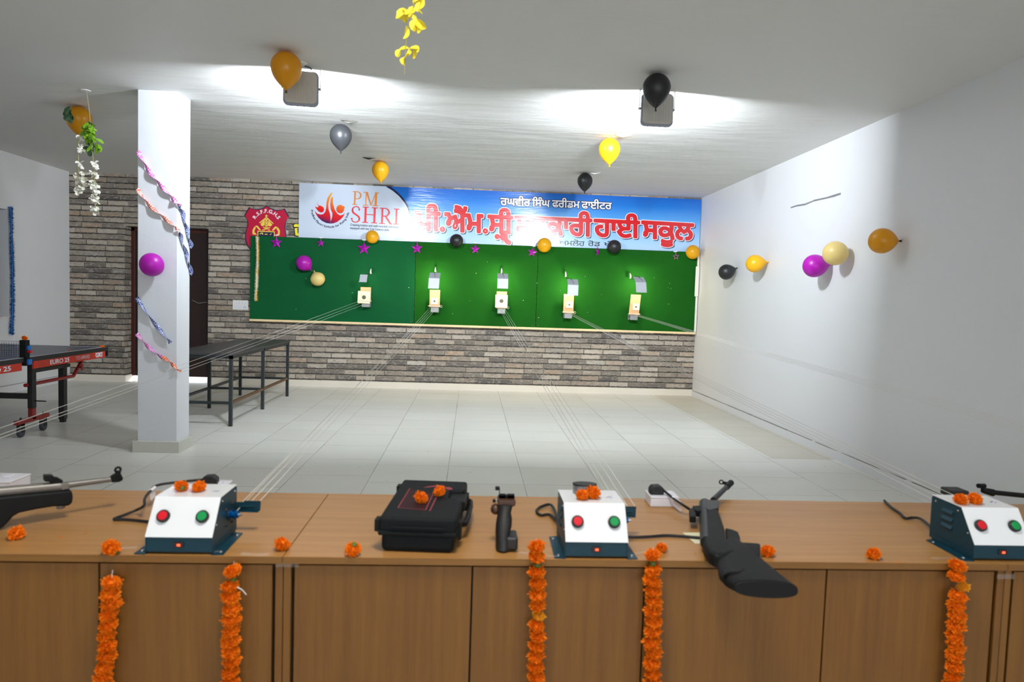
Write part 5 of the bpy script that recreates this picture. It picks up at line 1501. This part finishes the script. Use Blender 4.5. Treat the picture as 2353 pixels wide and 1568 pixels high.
bar3(c1_, c4_, 0.003); bar3(c1_, c2_, 0.0025); bar3(c2_, c3_, 0.003)
for k in range(15):
    f = 0.05 + k * 0.062; bar3(c1_.lerp(c4_, f), c2_.lerp(c3_, f).lerp(c1_.lerp(c4_, f), 0.06), 0.0011)
bar3(ctop(1100, 705), ctop(1215, 470), 0.0034)
q = [ctop(*p) for p in ((985, 305), (1080, 283), (1200, 268), (1320, 266), (1350, 275), (1345, 290), (1250, 290), (1130, 296), (1040, 306))]
m.add(q, [tuple(range(len(q)))])
q = [ctop(1430 + 62 * math.cos(a * PI / 9), 320 + 22 * math.sin(a * PI / 9) + 8 * math.cos(a * PI / 9)) for a in range(18)]
m.add(q, [tuple(range(18))])
m.build('red_print', M_casered, ca)

# ================================================================== air pistol standing on its grip
ap = thing('air_pistol', 'target air pistol with walnut grip standing upright beside the case', 'pistol', (0.107, 1.87, ZC))
def L3(x, y, z): return (x - 0.107, y - 1.87, z - ZC)
rings = [(0.750, 0.105, 0.012, 1.872, 0.022), (0.756, 0.104, 0.020, 1.872, 0.034), (0.775, 0.105, 0.021, 1.878, 0.036), (0.795, 0.1035, 0.020, 1.886, 0.033), (0.812, 0.1065, 0.0225, 1.893, 0.031), (0.828, 0.108, 0.0215, 1.901, 0.030), (0.842, 0.108, 0.018, 1.910, 0.029), (0.858, 0.111, 0.020, 1.922, 0.032), (0.864, 0.112, 0.02, 1.925, 0.032)]
m = MB(); vv = []; n_ = 16
for z, xc, hw, yc, hd in rings:
    for k in range(n_):
        a = 2 * PI * k / n_; vv.append(L3(xc + hw * math.copysign(abs(math.cos(a)) ** 0.8, math.cos(a)), yc + hd * math.copysign(abs(math.sin(a)) ** 0.8, math.sin(a)), z))
ff = [(i * n_ + k, i * n_ + (k + 1) % n_, (i + 1) * n_ + (k + 1) % n_, (i + 1) * n_ + k) for i in range(len(rings) - 1) for k in range(n_)] + [tuple(range(n_)), tuple((len(rings) - 1) * n_ + k for k in range(n_))]
m.add(vv, ff); m.build('grip', M_gripblack, ap, smooth=60)
MB().box(L3(0.112, 1.845, 0.756), L3(0.144, 1.915, 0.791)).build('palm_shelf', M_gripblack, ap, bevel=0.006, seg=3)
m = MB(); m.prism([L3(0.088, 1.905, 0.862), L3(0.125, 1.905, 0.857), L3(0.138, 1.905, 0.860), L3(0.139, 1.905, 0.877), L3(0.090, 1.905, 0.877)], (0, 0.06, 0)); m.build('walnut_frame', M_walnut, ap, bevel=0.004)
MB().sphere(L3(0.0835, 1.925, 0.846), 0.0155, 14, 10, (0.9, 1.2, 1)).build('thumb_rest', M_walnut, ap, smooth=60)
m = MB(); m.box(L3(0.092, 1.925, 0.877), L3(0.111, 1.935, 0.888)); m.box(L3(0.116, 1.925, 0.877), L3(0.136, 1.935, 0.888)); m.box(L3(0.092, 1.925, 0.877), L3(0.136, 1.94, 0.8845)); m.build('rear_sight', M_black, ap)
MB().tube([L3(0.114, 1.93, 0.868), L3(0.114, 2.16, 0.797)], 0.008, 12).build('barrel', M_gun, ap, smooth=40)
MB().tube([L3(0.114, 1.94, 0.846), L3(0.114, 2.12, 0.787)], 0.013, 12).build('air_cylinder', M_gun, ap, smooth=40)
p_ = ay(1143, 1122, 1.95)
m = MB().tube([L3(0.094, 1.94, 0.88), L3(p_.x + 0.006, 1.95, p_.z)], 0.0012, 6); m.box(L3(p_.x - 0.006, 1.94, p_.z - 0.004), L3(p_.x + 0.006, 1.955, p_.z + 0.004)); m.build('sight_wing', M_black, ap)
m = MB().lathe([(0, 0), (0.005, 0), (0.005, 0.008), (0, 0.008)], L3(0.083, 1.93, 0.868), (-1, 0, 0), 12); m.build('sight_screw', M_black, ap, smooth=40)
MB().sphere(L3(0.0855, 1.93, 0.870), 0.004, 8, 6).build('screw_head', M_chrome, ap, smooth=60)

# ================================================================== pellet tin
tp = az(1347, 1140, ZC + 0.136)
tn = thing('pellet_tin', 'round open pellet tin with dark rim behind two marigolds on the middle control box', 'tin', (tp.x, tp.y + 0.03, ZC + 0.1357))
m = MB().lathe([(0, 0), (0.034, 0), (0.034, 0.025), (0.0325, 0.025), (0.0325, 0.012), (0, 0.012)], (0, 0, 0), (0, 0.10, 1), 32); m.build('tin_body', M_tinw, tn, smooth=35)
m = MB().lathe([(0.033, 0.0235), (0.0352, 0.0235), (0.0352, 0.028), (0.0325, 0.028)], (0, 0, 0), (0, 0.10, 1), 32); m.build('rim', M_rubber, tn, smooth=35)
m = MB()
for i in range(70):
    a = random.random() * 2 * PI; r = math.sqrt(random.random()) * 0.029; m.sphere((r * math.cos(a), r * math.sin(a), 0.0145 + random.random() * 0.004), 0.0026, 6, 4)
o = m.build('pellets', M_pellet, tn, smooth=60); o['kind'] = 'stuff'

# ================================================================== air rifle in the middle (barrel broken open, lying on its side)
def c3(x, y, z=0.79): return az(1460 + x / 5.0575, 1080 + y / 5.0575, z)
ro = Vector(c3(950, 800, 0.75))
rf = thing('air_rifle', 'black break-barrel air rifle lying open across the counter, butt overhanging the front', 'rifle', ro)
def C3(x, y, z=0.79): return c3(x, y, z) - ro
def slab(P_, zt, h, ref=None):
    m = MB(); q = []
    for a, c in P_:
        v_ = c3(a, c, ref or zt); v_.z = zt; q.append(v_ - ro)
    m.prism(q, (0, 0, -h)); return m
secs = [((1020, 880), (1200, 860), 0.020), ((940, 965), (1330, 945), 0.0215), ((946, 1050), (1405, 1010), 0.022), ((950, 1130), (1490, 1085), 0.0215), ((968, 1240), (1650, 1212), 0.021), ((1040, 1318), (1780, 1320), 0.021), ((1132, 1362), (1890, 1402), 0.021)]
m = MB(); vv = []; NS = 28
for (xa, ya), (xb_, yb_), ht in secs:
    a = c3(xa, ya, 0.777); b_ = c3(xb_, yb_, 0.777); mid = (a + b_) / 2; hv = (b_ - a) / 2
    for k in range(NS):
        t_ = 2 * PI * k / NS; ct, st_ = math.cos(t_), math.sin(t_)
        vv.append(mid + hv * math.copysign(abs(ct) ** 0.9, ct) + Vector((0, 0, ht * math.copysign(abs(st_) ** 0.75, st_))) - ro)
ff = [(i * NS + k, i * NS + (k + 1) % NS, (i + 1) * NS + (k + 1) % NS, (i + 1) * NS + k) for i in range(len(secs) - 1) for k in range(NS)] + [tuple(range(NS)), tuple((len(secs) - 1) * NS + k for k in range(NS))]
m.add(vv, ff); m.build('butt_stock', M_stock, rf, smooth=45)
cen = sum((v for v in vv[-NS:]), Vector()) / NS
pad = MB(); q = [cen + (v - cen) * 0.985 for v in vv[-NS:]]; pad.prism(q, Vector((0.0005, -0.005, -0.001))); pad.build('butt_pad', M_black, rf, bevel=0.002)
FORE = [(772, 440), (776, 600), (786, 760), (800, 860), (850, 935), (930, 985), (1060, 985), (1190, 940), (1120, 850), (1060, 790), (1040, 660), (1005, 560), (970, 470), (962, 430), (860, 420)]
slab(FORE, 0.800, 0.0395).build('fore_stock', M_stock, rf, bevel=0.012, seg=4, smooth=50)
GRIP = [(1020, 840), (1120, 838), (1280, 838), (1452, 850), (1455, 945), (1450, 1040), (1400, 1020), (1330, 975), (1200, 950), (1080, 950)]
slab(GRIP, 0.789, 0.034).build('pistol_grip', M_black, rf, bevel=0.010, seg=3, smooth=50)
slab([(1010, 1150), (1120, 1148), (1220, 1130), (1275, 1105), (1300, 1120), (1285, 1160), (1200, 1190), (1090, 1190), (1020, 1225)], 0.7985, 0.012).build('cheek_groove', M_black, rf, bevel=0.003)
MB().tube([C3(806, 395, 0.782), C3(830, 850, 0.782)], 0.0185, 16).build('compression_tube', M_gun, rf, smooth=40)
slab([(800, 345), (975, 350), (968, 445), (860, 470), (800, 440)], 0.801, 0.04).build('breech_block', M_gun, rf, bevel=0.004)
slab([(1045, 672), (1130, 690), (1195, 718), (1215, 765), (1226, 835), (1120, 850), (1060, 790)], 0.784, 0.016).build('trigger_guard', M_black, rf, bevel=0.004)
MB().tube([C3(905, 352, 0.784), C3(1085, 178, 0.784)], [0.0098, 0.0085], 14).build('barrel', M_gun, rf, smooth=40)
fs = MB().tube([C3(1060, 205, 0.784), C3(1110, 152, 0.784)], [0.0105, 0.0115], 14).build('muzzle_sleeve', M_black, rf, smooth=40)
m = MB().tube([C3(1085, 165, 0.788), C3(1015, 150, 0.79)], 0.006, 8)
cc = C3(998, 143, 0.79); m.tube([cc + (RIGHT * math.cos(a * PI / 8) + Vector((0, 0.25, 1)).normalized() * math.sin(a * PI / 8)) * 0.0068 for a in range(17)], 0.0024, 6)
m.build('front_sight', M_black, rf, smooth=50)
m = slab([(625, 450), (700, 430), (705, 545), (632, 540)], 0.792, 0.02); m.build('rear_sight', M_black, rf, bevel=0.002)
slab([(665, 418), (760, 412), (770, 480), (690, 470)], 0.796, 0.02).build('sight_base', M_black, rf, bevel=0.002)

# ================================================================== air rifle at the left edge
A0 = Vector((-1.302, 1.988, 0.75)); dn = Vector((0.244, 0.2, 0)).normalized(); nn_ = Vector((dn.y, -dn.x, 0))
rl = thing('air_rifle', 'black air rifle with grey barrel at the left picture edge', 'rifle', A0)
def la(u, v): return apl(u, v, A0, nn_) - A0
def lprism(P_, th):
    m = MB(); m.prism([la(u, v) - nn_ * th for u, v in P_], nn_ * 2 * th); return m
STK = [(-150, 1166), (-60, 1149), (0, 1139), (80, 1131.5), (162, 1124.5), (165, 1138), (164, 1152), (156, 1160), (120, 1161.5), (80, 1168), (42, 1176), (28, 1184), (18, 1196), (6, 1208), (-8, 1216), (-30, 1216), (-34, 1200), (-60, 1185), (-150, 1215)]
lprism(STK, 0.021).build('stock', M_stock, rl, bevel=0.010, seg=3, smooth=50)
MB().tube([la(-150, 1156), la(0, 1130), la(140, 1117.5)], 0.0135, 14).build('compression_tube', M_barrelgrey, rl, smooth=40)
lprism([(136, 1110), (156, 1109), (160, 1122), (140, 1126)], 0.012).build('breech_block', M_barrelgrey, rl, bevel=0.003)
MB().tube([la(150, 1115.5), la(262, 1101)], [0.0095, 0.0078], 14).build('barrel', M_barrelgrey, rl, smooth=40)
m = lprism([(253, 1097), (263, 1090), (276, 1088), (281, 1097), (280, 1103), (272, 1107), (256, 1108)], 0.009)
m.prism([la(u, v) - nn_ * 0.005 for u, v in ((264, 1092), (266, 1082), (277, 1082), (277, 1092))], nn_ * 0.010)
cc = la(271, 1080); m.tube([cc + (dn * math.cos(a * PI / 8) + Vector((0, 0, 1)) * math.sin(a * PI / 8)) * 0.0075 for a in range(17)], 0.0036, 6)
m.build('front_sight', M_black, rl, bevel=0.001, smooth=50)
m = lprism([(101, 1092), (121, 1092), (124, 1097), (122, 1106), (112, 1106), (101, 1105)], 0.014); m.prism([la(u, v) - nn_ * 0.008 for u, v in ((112, 1097), (131, 1097), (144, 1104), (142, 1112), (115, 1112))], nn_ * 0.016)
m.build('rear_sight', M_black, rl, bevel=0.001)
pm = la(140, 1160)
MB().box((pm.x - 0.008, pm.y - 0.01, pm.z - 0.012), (pm.x + 0.008, pm.y + 0.01, pm.z + 0.006)).build('forearm_stud', M_barrelgrey, rl, bevel=0.002)
t_, b_ = la(-150, 1166), la(-150, 1215)
m = MB(); m.prism([t_ - nn_ * 0.02, t_ - dn * 0.30 + Vector((0, 0, -0.005)) - nn_ * 0.02, t_ - dn * 0.31 + Vector((0, 0, -0.085)) - nn_ * 0.02, b_ - nn_ * 0.02], nn_ * 0.04); m.build('butt_stock', M_stock, rl, bevel=0.010, seg=3)

# ================================================================== air rifle behind the right control box
rr0 = Vector((1.80, 2.30, ZC))
rr = thing('air_rifle', 'black air rifle barrel behind the right control box at the right picture edge', 'rifle', rr0)
def RR(u, v, y): return ay(u, v, y) - rr0
a = RR(2272, 1131, 2.30); b_ = RR(2353, 1139.5, 2.305); dd = b_ - a
MB().tube([a, a + dd * 4.2], 0.0085, 14).build('barrel', M_black, rr, smooth=40)
m = MB().tube([RR(2258, 1127, 2.3), RR(2282, 1133, 2.3)], [0.010, 0.013], 12); m.tube([RR(2260, 1130, 2.3), RR(2259, 1120, 2.3)], 0.008, 10); m.tube([RR(2248, 1117, 2.295), RR(2262, 1117, 2.305)], 0.0082, 12)
m.build('front_sight', M_black, rr, smooth=50)
m = MB().box((0.50, -0.02, 0.0), (1.15, 0.035, 0.055)); m.build('stock', M_stock, rr, bevel=0.012, seg=3)
MB().tube([(0.46, 0.02, 0.045), (0.95, 0.02, 0.045)], 0.0165, 12).build('compression_tube', M_gun, rr, smooth=40)

# ================================================================== marigolds
def marigold_mesh(seed, n=260):
    rs = random.Random(seed); m = MB()
    m.sphere((0, 0, 0), 0.72, 10, 7, (1, 1, 0.85))
    for i in range(n):
        zc = 1 - 2 * (i + 0.5) / n; a = i * 2.39996
        s = math.sqrt(max(0, 1 - zc * zc)); d = Vector((s * math.cos(a), s * math.sin(a), zc * 0.80))
        d = (d + Vector((rs.gauss(0, .1), rs.gauss(0, .1), rs.gauss(0, .1))))
        t = Vector((-math.sin(a), math.cos(a), 0)) + Vector((rs.gauss(0, .5), rs.gauss(0, .5), rs.gauss(0, .6))); t = (t - d * t.dot(d) / d.length_squared).normalized()
        up = d.cross(t).normalized(); k = rs.uniform(0.88, 1.04); w_ = rs.uniform(0.09, 0.17); c = rs.uniform(-0.15, 0.15)
        b0 = d * 0.5; tip = d * k
        m.add([b0 - t * w_ * 0.6, b0 + t * w_ * 0.6, tip + t * w_ + up * c, tip + up * (c + 0.12) - d * 0.05, tip - t * w_ + up * c], [(0, 1, 2, 3), (0, 3, 4)])
    o = m.build('marigold', M_mari, origin=(0, 0, 0)); me = o.data; bpy.data.objects.remove(o); return me
MG = [marigold_mesh(s) for s in (1, 2, 3, 4)]
MGY = MG[0].copy(); MGY.materials.clear(); MGY.materials.append(M_mariyel)
random.seed(5)
def rot3(): return (random.uniform(-.5, .5), random.uniform(-.5, .5), random.uniform(0, 6.28))
def loose(label, p, r, group=None, calyx=None, squash=1.0):
    o = bpy.data.objects.new('marigold', random.choice(MG)); COL.objects.link(o)
    o.location = p; o.scale = (r, r, r * squash); o.rotation_euler = rot3()
    tag(o, label, 'marigold', group)
    if calyx:
        c = MB().lathe([(0, -0.1), (0.28, -0.05), (0.33, 0.1), (0.2, 0.28), (0.08, 0.34), (0, 0.34)], Vector(calyx) * 0.72, Vector(calyx), 10).build('calyx', M_green_stem, o, smooth=50)
    return o
def on_top(u, v, zt, r): return az(u, v, zt + r * 0.72)
g1 = 'loose marigolds on the counter'
loose('orange marigold under the left air rifle', on_top(38, 1226, ZC, 0.021), 0.021, g1)
loose('dark orange marigold with green calyx at the left foot of the left control box', on_top(256, 1259, ZC, 0.023), 0.023, g1, (0.3, -0.8, -0.4))
loose('orange marigold beside the worktop seam, right of the left control box', on_top(648, 1251, ZC, 0.021), 0.021, g1)
loose('orange marigold with its green calyx upward, left of the pistol case', on_top(811, 1263, ZC, 0.022), 0.022, g1, (0.05, -0.35, 0.9))
loose('orange marigold between the middle control box and the middle rifle', on_top(1520, 1259, ZC, 0.0165), 0.0165, g1)
loose('orange marigold touching the pistol grip of the middle rifle', on_top(1764, 1267, ZC, 0.020), 0.020, g1)
loose('orange marigold alone on the counter left of the right control box', on_top(2007, 1273, ZC, 0.020), 0.020, g1)
loose('left of two marigolds on the pistol case lid', on_top(968, 1144, ZC + 0.096, 0.0205), 0.0205, 'marigolds on the pistol case')
loose('right of two marigolds on the pistol case lid', on_top(1010, 1129, ZC + 0.096, 0.0185), 0.0185, 'marigolds on the pistol case')
loose('left of two marigolds on top of the left control box', on_top(417, 1118, ZC + 0.1357, 0.0185), 0.0185, 'marigolds on the left control box', (-0.5, -0.6, -0.6))
loose('right of two marigolds on top of the left control box', on_top(457, 1119, ZC + 0.1357, 0.0185), 0.0185, 'marigolds on the left control box')
loose('left, smaller marigold in front of the pellet tin', on_top(1338, 1138, ZC + 0.1357, 0.0185), 0.0185, 'marigolds on the middle control box', (-0.8, -0.3, -0.5))
loose('right, larger marigold in front of the pellet tin', on_top(1363, 1133, ZC + 0.1357, 0.0215), 0.0215, 'marigolds on the middle control box')
loose('left of two marigolds on top of the right control box', on_top(2207, 1148, ZC + 0.1357, 0.0195), 0.0195, 'marigolds on the right control box')
o = loose('right of two marigolds on top of the right control box, yellower', on_top(2241, 1147, ZC + 0.1357, 0.020), 0.020, 'marigolds on the right control box')
tt = 'marigolds on the table tennis table'
loose('small marigold on top of the net post', Vector((PX - 0.005, PYN, 0.66 + 0.262 + 0.018)), 0.024, tt)
loose('small marigold on the table tennis table edge above the apron lettering', ay(160, 809, 7.45) + Vector((0, 0, 0)), 0.024, tt)
loose('small marigold at the far corner of the table tennis table', ay(235, 798, 7.98), 0.024, tt)
loose('small marigold on the sill of the left wall window', Vector((XL - 0.10, 9.33, WZ0 + 0.025)), 0.03)
def scrap(label, u, v, s):
    m = MB(); p = az(u, v, ZC + 0.0015)
    for k in range(3):
        a = random.uniform(0, 6.28); d = Vector((math.cos(a), math.sin(a), 0.15)) * s; t = Vector((-math.sin(a), math.cos(a), 0)) * s * 0.5
        m.add([p, p + d * 0.6 + t, p + d, p + d * 0.6 - t], [(0, 1, 2, 3)])
    tag(m.build('marigold_petals', M_mari), label, 'petal', 'fallen marigold petals on the counter')
scrap('fallen orange petals below the left air rifle, nearest the front edge', 142, 1236, 0.006)
scrap('fallen orange petals in front of the left control box cable', 196, 1225, 0.006)
scrap('fallen orange petals by the stock of the middle air rifle', 1595, 1271, 0.005)
scrap('fallen orange petals near the lone marigold at the right', 2064, 1293, 0.005)

# hanging marigold strings
def garland(label, path, start, specials=(), gapafter=(), tapes=()):
    # path: picture points of the string, converted to the plane just in front of the doors
    pts = []
    for i, (u, v) in enumerate(path):
        y = 1.778
        pts.append(ay(u, v, y))
    p0 = pts[0]
    end = pts[-1].copy(); end.z = 0.30; end.x += 0.004; pts.append(end)
    t = thing('marigold_garland', label, 'garland', p0, group='marigold garlands hanging on the counter front')
    MB().tube([Vector((0, 0.004, 0.018))] + [p - p0 for p in pts], 0.0008, 5).build('thread', M_cordw, t)
    dist = 0.0; k = 0; acc = [0.0]
    for a, c in zip(pts[:-1], pts[1:]): acc.append(acc[-1] + (c - a).length)
    s = start
    while s < acc[-1]:
        i = max(j for j in range(len(acc)) if acc[j] <= s)
        i = min(i, len(pts) - 2)
        p = pts[i].lerp(pts[i + 1], (s - acc[i]) / (acc[i + 1] - acc[i]))
        yel = k in specials
        me = MGY if yel else MG[k % 4]
        r = random.uniform(0.0215, 0.026)
        o = bpy.data.objects.new('marigold', me); COL.objects.link(o); o.parent = t
        o.location = p - p0 + Vector((random.uniform(-.003, .003) + (0.008 if yel else 0), -abs(random.gauss(0, .0015)), 0))
        o.scale = (r, min(r, 0.0225), r * random.uniform(0.72, 0.9)) if not yel else (0.017, 0.017, 0.015)
        o.rotation_euler = (random.uniform(-.4, .4), random.uniform(-.35, .35), random.uniform(0, 6.28))
        if k in gapafter:
            MB().sphere(p - p0 - Vector((0, 0, 0.024)), 0.009, 8, 6, (1, 1, 0.9)).build('calyx', M_green_stem, t, smooth=50); s += 0.012
        s += random.uniform(0.026, 0.031); k += 1
    for (u, v), (w_, h_), an in tapes:
        c = az(u, v, ZC + 0.0012) - p0; m = MB(); ux = Vector((math.cos(an), math.sin(an), 0)) * w_; uy = Vector((-math.sin(an), math.cos(an), 0)) * h_
        vv = []
        for j in range(4):
            for i in range(6): vv.append(c + ux * (i / 5 - 0.5) + uy * (j / 3 - 0.5) + Vector((0, 0, random.uniform(0, 0.0035))))
        m.add(vv, [(j * 6 + i, j * 6 + i + 1, j * 6 + i + 7, j * 6 + i + 6) for j in range(3) for i in range(5)]); m.build('tape', M_tape, t)
random.seed(11)
garland('marigold garland leftmost on the counter front', [(257, 1328), (255, 1400), (247, 1450), (245, 1500), (238, 1568)], 0.012, tapes=(((278, 1262), (0.075, 0.022), 0.2),))
garland('marigold garland under the right side of the left control box', [(537, 1308), (531, 1350), (531, 1420), (532, 1500), (529, 1568)], 0.004, gapafter=(0,), tapes=(((585, 1276), (0.07, 0.018), -0.05), ((490, 1270), (0.04, 0.02), 0.3)))
garland('marigold garland at the left foot of the middle control box', [(1232, 1256), (1236, 1284), (1233, 1320), (1233, 1400), (1234, 1450), (1231, 1500), (1231, 1568)], 0.0, specials=(6,), gapafter=(1,), tapes=(((1213, 1272), (0.05, 0.016), 0.0), ((1265, 1280), (0.04, 0.014), 0.1)))
garland('marigold garland between the middle control box and the rifle butt', [(1501, 1275), (1500, 1310), (1501, 1360), (1502, 1420), (1500, 1480), (1499, 1568)], 0.0, gapafter=(0,), tapes=(((1475, 1272), (0.04, 0.018), 0.2),))
garland('marigold garland under the right control box, rightmost', [(2199, 1300), (2199, 1325), (2203, 1352), (2197, 1380), (2196, 1440), (2193, 1500), (2188, 1568)], 0.0, specials=(2,), tapes=(((2165, 1285), (0.06, 0.02), 0.1),))
tag(MB().tube(smoothpath([ay(545, 1350, 1.765), ay(556, 1356, 1.765), ay(566, 1367, 1.77)], 4), 0.0014, 5).build('thread_end', M_cordw), 'loose white thread end sticking out of the second garland from the left', 'thread')
for u, v, w_ in ((660, 1297, 0.06), (2310, 1325, 0.05)):
    p = ay(u, v, 1.806); m = MB(); vv = []
    for j in range(3):
        for i in range(7): vv.append(p + Vector(((i / 6 - 0.5) * w_, random.uniform(-0.003, 0), (j / 2 - 0.5) * 0.014)))
    m.add(vv, [(j * 7 + i, j * 7 + i + 1, j * 7 + i + 8, j * 7 + i + 7) for j in range(2) for i in range(6)])
    tag(m.build('clear_tape', M_tape), 'clear sticky tape over the cabinet joint ' + ('left of the pistol case' if u < 1000 else 'at the right picture edge'), 'tape')
